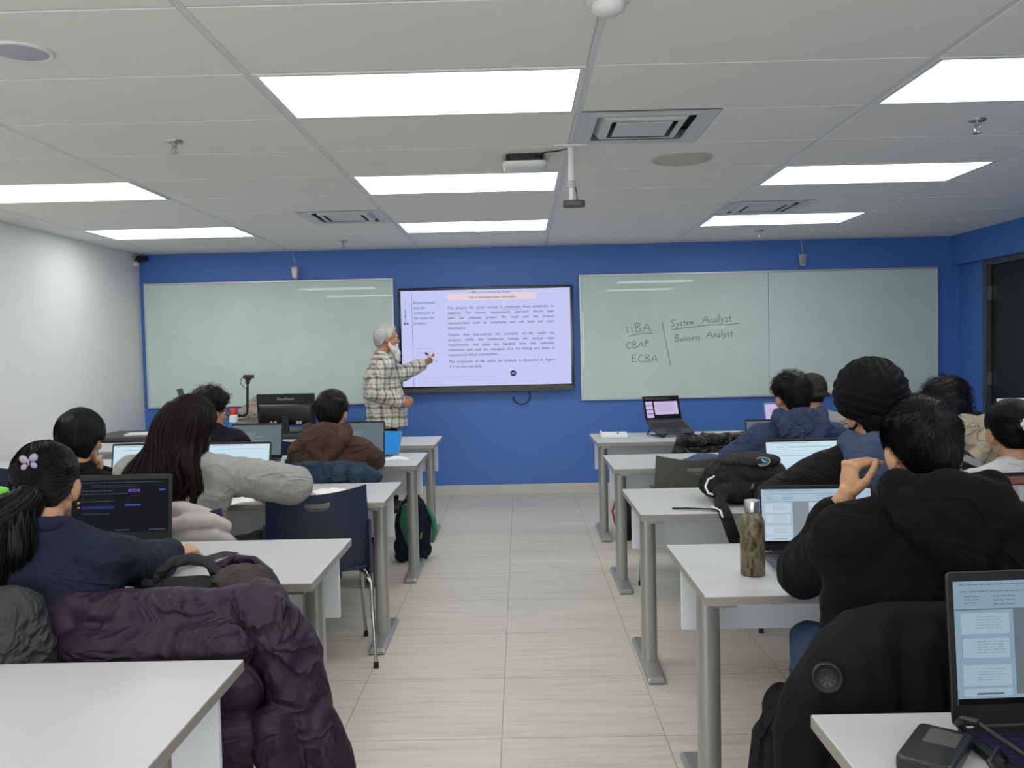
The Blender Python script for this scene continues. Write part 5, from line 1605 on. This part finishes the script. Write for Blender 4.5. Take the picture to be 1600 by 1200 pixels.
for i in range(1, m):
    th_ = PI * i / m
    for j in range(n):
        a = 2 * PI * j / n; vs.append(turban_pt(Vector((math.sin(th_) * math.cos(a), math.sin(th_) * math.sin(a), -math.cos(th_)))))
vs.append(turban_pt(Vector((0, 0, 1))))
for j in range(n):
    j2 = (j + 1) % n; fs.append((0, 1 + j2, 1 + j))
    for i in range(m - 2): fs.append((1 + i * n + j, 1 + i * n + j2, 1 + (i + 1) * n + j2, 1 + (i + 1) * n + j))
    fs.append((len(vs) - 1, 1 + (m - 2) * n + j, 1 + (m - 2) * n + j2))
mb.mesh([T @ v for v in vs], fs)
p.add('turban', mb_mesh(mb), 'turban_black')
P = [('e', (0, .06, -.095), (.058, .05, .05)), ('c', (-.066, .0, -.03), .014, (-.05, .05, -.09), .024), ('c', (.066, .0, -.03), .014, (.05, .05, -.09), .024), ('e', (0, .07, -.135), (.04, .04, .045))]
mbb = MB(); add_prims(mbb, P); m2 = MB(); m2.mesh([T @ Vector(v) for v in mbb.v], mbb.f); p.add('beard', mb_mesh(m2), 'hair_black')

# black hoodie, nearest on the right
p = Person('person in a black hoodie leaning an ear on the raised hand', (1.893, -1.08, 1.200), (1.87, -1.13, .55), yaw=-8, pitch=-12, roll=-4, by=-2, k=1.22, sw=.205, s=.95, skin='skin_tan', low=.052, drop=.128, wide=.035,
           elbows=[(1.685, -.83, .805), (2.165, -.84, .825)], wrists=[(1.752, -.975, 1.035), (1.98, -.56, .778)], hand_dirs=[(.16, -.02, 1), (-.4, 1, 0)], palms=[(1, .22, -.1), (0, 0, -1)],
           curls=[((66, 16, 10), (70, 20, 12), (74, 26, 14), (76, 32, 16)), (30, 30, 20)], thumbs=(.15, .4))
p.build_body(); p.top('hoodie', 'black_fleece', .032, .018, .003, .009, folds(.014, 7, (.6, 1, 1.5), 10.0), (.74, .95)); p.hood('black_fleece', 1.06, .008, folds(.013, 13, (1, 1, .8), o=4), up=.066, back=.012); p.trousers('jeans'); p.shoes()
p.hair(hair_cap(p.T, .97, .022, .007, LINE_SHORT, .004, 45, 4200, .017, .42, .06, 21, 'short', .0014))

# cream hoodie with curls
p = Person('person in a cream hoodie with curly dark hair', (3.148, 1.42, 1.095), (3.17, 1.26, .54), yaw=10, pitch=-12, by=0, k=1.1, sw=.185, skin='skin_tan')
p.build_body(); p.top('hoodie', 'cream_fleece', .022, .024, .01, .011, folds(.010, 8, o=11.0)); p.hood('cream_fleece', 1.35); p.trousers('charcoal'); p.shoes()
p.hair(hair_cap(p.T, 1.0, .042, .036, LINE_SHORT, .011, 34, 1200, .05, .5, .6, 22, 'wild', .0035))

# white top, ponytail
p = Person('person in a white top with a black ponytail and pale flower hair tie', (2.755, .10, 1.09), (2.78, .0, .54), yaw=-8, pitch=-12, by=4, k=.97, sw=.165, skin='skin_tan', drop=.108,
           elbows=[(2.65, .30, .80), (3.0, .28, .80)], wrists=[(2.72, .54, .778), (2.89, .54, .778)])
p.build_body(); p.top('top', 'white_cotton', .014, .014, .006, .010, folds(.008, 8, o=12.0)); p.trousers('jeans'); p.shoes()
P = [('path', [tuple(p.nb + p.side * .068 * math.sin(R(30 * q)) - p.fwd * .06 * math.cos(R(30 * q)) + p.Z * .012) for q in range(13)], [.017] * 13)]
p.add('collar', blob(P, .006, 2), 'white_cotton')
T = p.T
mb = hair_cap(T, .97, .020, .014, LINE_TIED, .003, 22, 2200, .07, .03, 0, 23, 'back', .0024)
base = T @ Vector((.01, -.125, .0))
lock(mb, [T @ Vector((0, -.10, .02)), base, base + Vector((.025, -.045, -.03)), base + Vector((.03, -.055, -.11)), base + Vector((.025, -.04, -.19))], [.03, .028, .036, .038, .014], 160, 9, .005, .0035)
p.hair(mb)
b = MB(); c = T @ Vector((.0, -.138, .022))
for k in range(6):
    b.cur = k % 2
    b.sphere(c + Vector((.016 * math.cos(k * 1.05), -.012, .016 * math.sin(k * 1.05))), (.011, .010, .011), 10, 7)
mat('tie_cream', 'd9cf92', .7); mat('tie_white', 'd8dde0', .7)
me = mb_mesh(b)
p.add('hair_tie', me, ['tie_cream', 'tie_white'])

# mostly hidden student near the door
p = Person('person in a charcoal jacket mostly hidden behind the curly-haired cream hoodie', (3.92, 2.9, 1.06), (3.94, 2.75, .54), yaw=0, pitch=-8, by=0, k=1.1, sw=.185, skin='skin_brown')
p.build_body(); p.top('jacket', 'charcoal', .03, .03, .01, .013, folds(.010, 8, o=13.0)); p.trousers('black_trousers'); p.shoes()
p.hair(hair_cap(p.T, 1.0, .018, .012, LINE_SHORT, .003, 40, 300, .025, .3, 0, 24))

# ------------------------------------------------------------------ chairs under the people and empty ones
chair(-.017, .925, R(14), 'empty navy chair pulled up to the left desk, chrome leg in the aisle')
chair(-.62, 3.25, R(0), 'empty navy chair in front of the teacher\'s monitor')
chair(-1.93, 2.06, R(4), 'navy chair showing at the edge by the white wall')
chair(-.43, -.86, R(0), 'navy chair under the grey puffer at the navy-sweater woman')
chair(.08, -.74, R(-2), 'navy chair under the purple puffer coat and grey backpack')
chair(-.97, .50, R(-4), 'navy chair of the student in the plain black top')
chair(-.40, .47, R(-6), 'navy chair of the long-haired woman under the pale puffer')
chair(-.87, 1.80, R(-5), 'navy chair of the curly-haired student with glasses')
chair(-.11, 1.78, R(0), 'navy chair of the brown hoodie student under the blue velvet jacket')
chair(1.86, -1.06, R(-2), 'navy chair of the black hoodie student under the black parka')
chair(2.22, .05, R(0), 'navy chair of the turbaned student')
chair(2.78, .06, R(4), 'navy chair of the student in the white top')
chair(2.33, 1.38, R(2), 'navy chair of the blue hoodie student')
chair(3.17, 1.33, R(0), 'dark chair back below the cream hoodie')
chair(2.95, 2.78, R(0), 'navy chair of the student in the knit beanie')
chair(3.94, 2.81, R(0), 'navy chair of the mostly hidden student near the door')
chair(2.27, 3.06, R(0), 'navy chair under the black puffer jacket by the raised laptop')
chair(1.87, 1.82, R(3), 'empty dark grey chair behind the black backpack', 'grey_plastic')
# ------------------------------------------------------------------ coats and bags
def nylon(name, col, rough=.42): return mat(name, col, rough, var=.10, vscale=20, bump=.15, bscale=140, bdist=.001, spec=.4, wrinkle=(9, .012, (1, 1, 1)))
mat('purple_nylon', '251629', .58, var=.12, vscale=12, spec=.35, wrinkle=(6, .010, (1, 1, 1))); nylon('grey_nylon', '2e2f31', .6); nylon('black_nylon', '131213'); mat('pale_nylon', 'b4aca9', .6, var=.05, vscale=20, bump=.15, bscale=60, bdist=.002); cloth('parka_black', '0f0f10', rough=.8, wr=.004, ws=3)
cloth('blue_velvet', '2b3d4d', 60, .8, .45, 9, .3); cloth('bag_grey', '303134', 350); cloth('bag_black', '1b1a1a', 350, .7); cloth('bag_navy', '161c2b', 350, .8)
mat('bag_green', '2f7a5c', .6); mat('piping_yellow', 'c9cf4a', .6); mat('fur_tan', '8c745a', .95, var=.3, vscale=80); cloth('lining_dark', '3a3634', rough=.6)
cloth('beige_coat', '9d978b', 300, .9, .12); mat('lime', '62c22a', .5); cloth('cap_slate', '4c5d72')
mat('red_pattern', '8a3b30', .7, var=.6, vscale=60)
crease = lambda a, f, o=0.0, st=(1, 1, 1): folds(a, f, st, o, .6)
ZV = Vector((0, 0, 1))

# purple puffer over the empty chair
O = (.06, -1.0, .80)
P = [('c', (-.17, -1.0, .79), .052, (.10, -1.01, .775), .052), ('c', (.06, -1.0, .777), .054, (.28, -.985, .79), .056), ('path', [(-.215, -.99, .70), (-.205, -.985, .79), (-.1, -.99, .802), (.15, -.99, .80), (.3, -.98, .80)], [.035, .04, .034, .034, .038])]
for z, y, r, x0, x1 in ((.70, -1.055, .060, -.13, .24), (.60, -1.07, .062, -.14, .26), (.49, -1.07, .064, -.13, .25), (.40, -1.065, .058, -.12, .22)):
    P.append(('c', (x0, y, z), r, (x1, y + .01, z + .012), r))
P += [('path', [(-.19, -1.005, .77), (-.215, -1.02, .66), (-.17, -1.05, .52), (-.15, -1.05, .40)], [.062, .058, .062, .05])]
for z in (.70, .58, .47): P.append(('c', (-.12, -.955, z), .035, (.25, -.945, z), .035))
coat = tag(place('puffer_coat', blob(P, .009, 5, crease(.011, 6, 1.0, (1, 1, 1.8))), 'purple_nylon', None, O), 'purple puffer coat draped over the empty chair in front', 'coat')
P = [('path', [(.285, -.99, .785), (.345, -.995, .69), (.375, -1.0, .57), (.40, -1.0, .45), (.425, -.985, .33)], [.074, .086, .078, .070, .060])]
place('sleeve', blob(P, .008, 4, crease(.012, 8, 2.0, (1.6, 1, 1))), 'purple_nylon', coat, O)
P = [('path', [(.36, -1.03, .60), (.42, -1.02, .50), (.455, -1.0, .38), (.465, -.98, .28)], [.05, .062, .058, .045]), ('path', [(.33, -1.06, .52), (.35, -1.06, .44), (.36, -1.05, .37), (.37, -1.05, .33)], [.055, .058, .05, .035])]
place('front_panel', blob(P, .008, 4, crease(.011, 8, 3.0, (1.8, 1, .8))), 'purple_nylon', coat, O)
b = MB(); b.tube([(.10, -.82, .835), (.16, -.79, .862), (.22, -.80, .858), (.27, -.84, .835), (.30, -.89, .80), (.31, -.94, .765)], .011, 10, flat=1.3); place('hood_rim', mb_mesh(b), 'purple_nylon', coat, O)
P = [('e', (.205, -.855, .80), (.095, .06, .062)), ('e', (.24, -.89, .785), (.062, .05, .055))]
place('hood_lining', blob(P, .008, 2, crease(.008, 20, 4.0)), 'lining_dark', coat, O)
b = MB()
for c in ((.435, -1.062, .47), (.447, -1.055, .36)): b.sphere(c, (.006, .004, .006), 10, 6)
place('snap_button', mb_mesh(b), 'dark_metal', coat, O)
# a fur-trimmed hood end hanging by the chair leg
P = [('path', [(.245, -1.07, .33), (.265, -1.09, .24), (.25, -1.08, .16)], [.035, .042, .03])]
me = blob(P, .008, 2, crease(.01, 40, 5.0)); m2 = MB(); rnd = random.Random(8)
for v in list(me.vertices)[::2]:
    d = (v.normal + Vector((rnd.gauss(0, .4), rnd.gauss(0, .4), rnd.gauss(0, .4) - .4))).normalized() * .022; s_ = v.normal.orthogonal().normalized() * .0012
    m2.mesh([v.co - s_, v.co + s_, v.co + d], [(0, 1, 2)])
fur = merge([me, mb_mesh(m2)], [0, 0])
place('fur_trim', fur, 'fur_tan', coat, O)

# grey puffer on the navy-sweater woman's chair
O = (-.42, -1.12, .8)
P = [('c', (-.60, -1.135, .81), .055, (-.26, -1.125, .825), .062), ('path', [(-.25, -1.12, .82), (-.215, -1.13, .72), (-.21, -1.13, .60), (-.22, -1.13, .5)], [.062, .058, .055, .05])]
for k, z in enumerate((.72, .62, .52, .42)): P.append(('c', (-.62, -1.18, z - .02), .058, (-.25, -1.17, z + .03), .056))
coat2 = tag(place('puffer_jacket', blob(P, .009, 3, crease(.012, 11, 6.0)), 'grey_nylon', None, O), 'dark grey puffer jacket hanging on the nearest left chair', 'coat')

# grey backpack standing on the seat behind the purple coat
t = thing('backpack', 'charcoal backpack with thick top handle wedged behind the purple coat', 'backpack', (.05, -.82, .448))
P = [('e', (0, .0, .17), (.155, .10, .19)), ('e', (0, .01, .30), (.15, .075, .075)), ('c', (-.11, 0, .05), .06, (.11, 0, .05), .06)]
place('body', blob(P, .009, 3, crease(.006, 9, 7.0)), 'bag_grey', t)
P = [('path', [(-.15, -.03, .31), (-.08, -.045, .338), (.0, -.05, .345), (.08, -.045, .338), (.15, -.03, .31)], [.016, .018, .018, .018, .016])]
place('front_piping', blob(P, .006, 2), 'bag_grey', t)
b = MB(); b.tube([(-.098, .0, .35), (-.085, .005, .385), (-.05, .01, .412), (0, .012, .422), (.045, .01, .412), (.08, .005, .385), (.098, .0, .352)], [.012, .017, .02, .021, .02, .017, .012], 12, flat=.75)
b.build('handle', 'bag_grey', t, smooth=60)
for s in (-1, 1):
    P = [('path', [(s * .10, .0, .35), (s * .135, .02, .345), (s * .16, .03, .31)], [.018, .024, .018])]
    place('shoulder_strap', blob(P, .006, 2), 'bag_grey', t)

# pale puffer on the long-haired woman's chair
O = (-.32, .24, .75)
P = [('path', [(-.64, .20, .80), (-.5, .20, .82), (-.36, .20, .825), (-.27, .205, .80)], [.034, .034, .034, .030])]
for k in range(7):
    z = .80 - .058 * k
    P.append(('path', [(-.64, .168, z - .10), (-.45, .152, z - .055), (-.32, .150, z - .012), (-.245 + .014 * k, .165, z - .012), (-.20 + .010 * k, .20, z - .04)], [.031, .033, .033, .031, .026]))
P.append(('box', -.62, -.24, .165, .20, .45, .80))
tag(place('pale_puffer_jacket', blob(P, .005, 1, crease(.003, 14, 8.0)), 'pale_nylon', None, O), 'pale grey quilted puffer over the long-haired woman\'s chair', 'coat')

# blue velvet jacket on the brown hoodie student's chair
O = (-.11, 1.5, .75)
P = [('path', [(-.385, 1.50, .745), (-.31, 1.495, .795), (-.18, 1.49, .805), (.0, 1.49, .81), (.10, 1.495, .80), (.17, 1.50, .755)], [.03, .036, .036, .036, .034, .03])]
for x in (-.32, -.22, -.12, -.02, .08): P.append(('c', (x, 1.475, .77), .045, (x - .01, 1.455, .42), .05))
P += [('path', [(.11, 1.49, .77), (.16, 1.49, .66), (.17, 1.48, .5)], [.036, .04, .036]), ('path', [(-.34, 1.5, .76), (-.385, 1.5, .66), (-.39, 1.49, .5)], [.034, .04, .036])]
tag(place('velvet_jacket', blob(P, .009, 8, crease(.010, 9, 9.0, (1, 1, .5))), 'blue_velvet', None, O), 'blue velvet jacket over the brown hoodie student\'s chair', 'jacket')

# black puffer on the chair by the raised laptop
O = (2.25, 2.8, .75)
P = [('path', [(2.03, 2.80, .68), (2.05, 2.80, .74), (2.15, 2.79, .772), (2.3, 2.79, .772), (2.45, 2.79, .785), (2.52, 2.79, .76)], [.045, .045, .043, .044, .045, .04])]
for z in (.68, .59, .5): P.append(('c', (2.03, 2.755, z - .01), .05, (2.5, 2.755, z), .05))
P += [('path', [(2.04, 2.79, .77), (2.0, 2.78, .68), (1.96, 2.78, .58)], [.05, .048, .04])]
tag(place('black_puffer_jacket', blob(P, .010, 3, crease(.012, 11, 10.0)), 'black_nylon', None, O), 'black puffer jacket over the chair by the raised laptop', 'jacket')

# black parka with round badge on the black hoodie student's chair
O = (1.80, -1.36, .8)
P = [('path', [(1.63, -1.345, .82), (1.70, -1.345, .838), (1.86, -1.345, .838), (2.02, -1.345, .835), (2.1, -1.34, .80)], [.040, .040, .040, .040, .038])]
for x in (1.66, 1.75, 1.84, 1.93, 2.02, 2.09): P.append(('c', (x, -1.375, .80), .040, (x + (.02 if x > 1.9 else -.01), -1.40, .15), .050))
P += [('path', [(1.645, -1.35, .815), (1.585, -1.36, .775), (1.535, -1.37, .70), (1.515, -1.37, .60), (1.525, -1.37, .45), (1.54, -1.37, .28), (1.53, -1.37, .12)], [.042, .052, .056, .060, .062, .060, .05]),
      ('path', [(1.60, -1.385, .76), (1.60, -1.39, .55), (1.61, -1.39, .3), (1.6, -1.39, .12)], [.05, .055, .055, .05])]
coat3 = tag(place('parka', blob(P, .010, 5, crease(.010, 6, 11.0, (1, 1, .6))), 'parka_black', None, O), 'black parka with a round badge over the nearest right chair', 'coat')
mat('badge_black', '1b1b1c', .5)
BM = Matrix.Translation((1.540, -1.441, .755)) @ Matrix.Rotation(R(86), 4, 'X') @ Matrix.Rotation(R(-16), 4, 'Y')
b = MB(); b.lathe([(.029, -.012), (.029, 0), (.027, .003), (.0262, .001), (.004, .0012)], 36, BM)
b.lathe([(.019, .001), (.019, .003), (.0175, .003), (.0175, .001)], 30, BM)
for k in range(8): b.box(-.0012, .0012, .006, .015, .001, .0026, BM @ Matrix.Rotation(R(45 * k), 4, 'Z'))
place('badge', mb_mesh(b), 'badge_black', coat3, O)

# black backpack on the floor by the nearest right desk
t = thing('floor_backpack', 'black backpack slumped on the floor beside the black parka', 'backpack', (1.665, -.70, 0))
P = [('e', (0, 0, .20), (.085, .11, .20)), ('c', (.02, 0, .05), .05, (-.02, .02, .05), .05), ('e', (.01, .02, .36), (.055, .07, .09)), ('path', [(-.04, -.03, .12), (-.075, -.05, .06), (-.085, -.06, .035)], [.05, .045, .035])]
place('body', blob(P, .009, 3, crease(.012, 10, 12.0)), 'bag_black', t)
P = [('e', (-.05, -.05, .21), (.035, .06, .13))]; place('side_pocket', blob(P, .007, 2, crease(.006, 14, 13.0)), 'bag_black', t)
b = MB(); b.tube([(-.02, -.02, .40), (-.085, -.05, .33), (-.105, -.07, .22), (-.095, -.08, .08)], .017, 8, flat=.3); b.build('strap', 'bag_black', t, smooth=60)

# black backpack lying on the right desk
t = thing('desk_backpack', 'black backpack with oval logo lying on the right desk', 'backpack', (1.915, .70, DZ))
P = [('e', (.02, .03, .10), (.19, .17, .088)), ('e', (-.02, .05, .135), (.12, .12, .05)), ('c', (-.13, -.04, .06), .05, (.15, -.03, .065), .055), ('c', (-.13, .08, .06), .05, (.15, .1, .07), .055)]
place('body', blob(P, .008, 3, crease(.009, 11, 14.0)), 'bag_black', t)
P = [('e', (.0, -.115, .055), (.16, .075, .048)), ('c', (-.10, -.13, .05), .04, (.12, -.14, .05), .04)]
place('front_pocket', blob(P, .008, 3, crease(.010, 13, 15.0)), 'bag_black', t)
P = [('e', (.03, .0, .172), (.135, .11, .034))]
place('top_flap', blob(P, .007, 3, crease(.006, 14, 16.0)), 'bag_grey', t)
mat('logo_teal', '2c5566', .45); mat('logo_white', 'c9d2d6', .5)
TL_ = Matrix.Translation((.06, -.098, .178)) @ Matrix.Rotation(R(58), 4, 'X') @ Matrix.Rotation(R(-6), 4, 'Y')
b = MB(); e = lambda k, z: [(.033 * k * math.cos(R(15 * q)), .02 * k * math.sin(R(15 * q)), z) for q in range(24)]
b.cur = 1; b.loft([e(1, -.012), e(1, .003), e(.96, .004)]); b.cur = 0; b.loft([e(.90, .003), e(.88, .0048)]); b.cur = 1
b.prism([(-.02, -.002), (-.004, .002), (.0, .011), (.004, .002), (.022, -.009), (.004, -.003), (-.008, -.008)], .004, .0056)
for i in range(len(b.v)): b.v[i] = tuple(TL_ @ Vector(b.v[i]))
b.build('logo', ['logo_teal', 'logo_white'], t)
b = MB(); b.tube([(-.12, -.16, .06), (-.15, -.21, .03), (-.155, -.28, .014), (-.15, -.315, -.002), (-.13, -.33, -.07), (-.09, -.335, -.19), (-.06, -.33, -.30)], .026, 8, flat=.18, up=(0, 0, 1)); b.build('shoulder_strap', 'bag_black', t, smooth=60)
b = MB(); b.tube([(.06, -.18, .05), (.06, -.26, .012), (.055, -.315, .0), (.05, -.328, -.07), (.05, -.33, -.2), (.055, -.325, -.32)], .026, 8, flat=.18, up=(0, 0, 1)); b.build('shoulder_strap', 'bag_black', t, smooth=60)
b = MB(); b.tube([(-.13, -.06, .115), (-.165, -.065, .10), (-.178, -.07, .07), (-.17, -.09, .045), (-.15, -.10, .04)], .005, 8); b.build('white_cord', 'white_plastic', t, smooth=60)
b = MB(); b.tube([(-.345, -.205, .004), (-.295, -.22, .006), (-.245, -.24, .007), (-.2, -.255, .007), (-.175, -.285, .01), (-.165, -.31, .004), (-.158, -.318, -.02)], .0085, 8, flat=.35); b.build('webbing_end', 'bag_black', t, smooth=60)
b = MB(); b.tube([(-.335, -.201, .0078), (-.285, -.217, .0098), (-.21, -.25, .0115)], .0025, 6, flat=.4); b.tube([(-.195, -.262, .02), (-.17, -.312, .012), (-.163, -.324, -.015)], .006, 6, flat=.4); b.build('white_trim', 'white_plastic', t, smooth=60)
b = MB()
for q in ((-.01, -.185, .075), (.10, -.18, .07), (-.09, -.03, .16), (.15, .02, .15)): b.tube([q, (q[0] + .008, q[1] - .006, q[2] + .022)], .0032, 6)
b.build('zip_pulls', 'silver', t)

# green-trimmed backpack under the left desks
t = thing('green_backpack', 'navy backpack with green panels under the left aisle desk', 'backpack', (.20, 2.78, 0), R(8))
P = [('e', (0, .02, .22), (.125, .10, .22)), ('c', (-.07, .02, .06), .055, (.07, .02, .06), .055)]
place('body', blob(P, .009, 3, crease(.006, 10, 17.0)), 'bag_navy', t)
P = [('path', [(-.045, -.06, .37), (-.045, -.09, .27), (-.03, -.085, .13)], [.03, .05, .025])]; place('green_panel', blob(P, .007, 2), 'bag_green', t)
P = [('path', [(.095, -.01, .36), (.135, -.03, .28), (.145, -.04, .20), (.125, -.05, .13)], [.012, .018, .018, .012])]; place('green_strap', blob(P, .006, 2), 'bag_green', t)
b = MB(); b.tube([(.05, -.085, .20), (.045, -.095, .16)], .012, 8, flat=.4); b.build('yellow_tab', 'piping_yellow', t)
b = MB(); b.tube([(-.04, .0, .43), (-.02, -.01, .47), (.02, -.01, .47), (.04, .0, .43)], .009, 8); b.build('handle', 'bag_black', t, smooth=60)
P = [('c', (-.1, .0, .03), .03, (.06, -.03, .03), .03), ('e', (-.08, -.05, .10), (.05, .06, .10))]; place('side_pouch', blob(P, .008, 2, crease(.008, 12, 18.0)), 'bag_navy', t)

# patterned bag under the far right desk
t = thing('patterned_bag', 'black bag with red patterned strap under the far right desk', 'bag', (1.70, 3.30, 0))
P = [('e', (.02, 0, .15), (.085, .11, .15)), ('c', (-.05, -.05, .03), .03, (.07, -.05, .03), .03), ('c', (-.08, -.09, .018), .016, (-.03, -.06, .03), .02)]
place('body', blob(P, .009, 3, crease(.012, 13, 19.0)), 'bag_black', t)
b = MB(); b.tube([(-.02, -.03, .33), (-.075, -.05, .29), (-.10, -.06, .22), (-.085, -.07, .14), (-.06, -.08, .08)], .018, 8, flat=.25); b.build('strap', 'red_pattern', t, smooth=60)
b = MB(); b.tube([(.045, -.09, .3), (.05, -.11, .2), (.05, -.1, .05)], .024, 8, flat=.25); b.build('strap', 'red_pattern', t, smooth=60)

# beige coat behind the monitor, green bag, cap, striped jacket
O = (-1.5, 4.88, .7)
P = [('e', (-1.43, 4.93, .84), (.20, .06, .20)), ('c', (-1.58, 4.93, .88), .07, (-1.28, 4.93, .86), .07), ('path', [(-1.62, 4.92, .86), (-1.66, 4.9, .7), (-1.64, 4.9, .5)], [.07, .07, .06]), ('path', [(-1.40, 4.90, .9), (-1.36, 4.88, .75), (-1.4, 4.88, .5)], [.05, .06, .06]), ('c', (-1.55, 4.93, .5), .08, (-1.3, 4.93, .5), .08),
     ('c', (-1.55, 4.93, .06), .06, (-1.55, 4.93, .5), .06), ('c', (-1.3, 4.93, .06), .06, (-1.3, 4.93, .5), .06)]
tag(place('beige_coat', blob(P, .012, 3, crease(.014, 9, 20.0)), 'beige_coat', None, O), 'beige coat bundled over a seat behind the teacher desk', 'coat')
P = [('e', (0, 0, .045), (.07, .09, .045)), ('c', (-.05, 0, .05), .03, (.05, 0, .06), .03)]
o = place('green_pouch', blob(P, .008, 2, crease(.006, 12, 21.0)), 'lime', None, (0, 0, 0)); o.location = (-1.53, .92, DZ); tag(o, 'bright green pouch on the desk at the white-wall edge', 'pouch')
P = [('e', (0, 0, .012), (.10, .08, .032)), ('e', (-.07, -.02, .006), (.07, .06, .012))]
me = blob(P, .007, 2, crease(.006, 16, 22.0))
for v in me.vertices: v.co.z = max(v.co.z, .002)
o = place('soft_cap', me, 'cap_slate', None, (0, 0, 0)); o.location = (2.03, 2.02, DZ); tag(o, 'slate blue cap lying flat on the desk beyond the grey chair', 'cap')
def striped():
    m = bpy.data.materials.new('striped_knit'); m.use_nodes = True; t = NT(m)
    tc = t.add('ShaderNodeTexCoord'); sp = t.add('ShaderNodeSeparateXYZ'); t.link(tc.outputs['Object'], sp.inputs[0])
    u = t.math('FRACT', t.math('DIVIDE', t.math('ADD', sp.outputs[2], t.math('MULTIPLY', sp.outputs[0], .45)), .075))
    t.link(t.mix(t.math('GREATER_THAN', u, .5), '8a8a8b', '101012'), t.b.inputs['Base Color']); t.b.inputs['Roughness'].default_value = .9
    M['striped_knit'] = m
striped()
O = (3.06, 1.06, .75)
P = [('path', [(2.96, 1.02, .80), (3.03, 1.015, .845), (3.09, 1.015, .80), (3.10, 1.01, .70), (3.1, 1.01, .55)], [.04, .045, .045, .042, .035]), ('c', (2.98, 1.01, .78), .045, (2.98, 1.0, .5), .045)]
tag(place('striped_jumper', blob(P, .008, 3, crease(.006, 12, 23.0)), 'striped_knit', None, O), 'grey and black striped jumper over the chair below the cream hoodie', 'jumper')
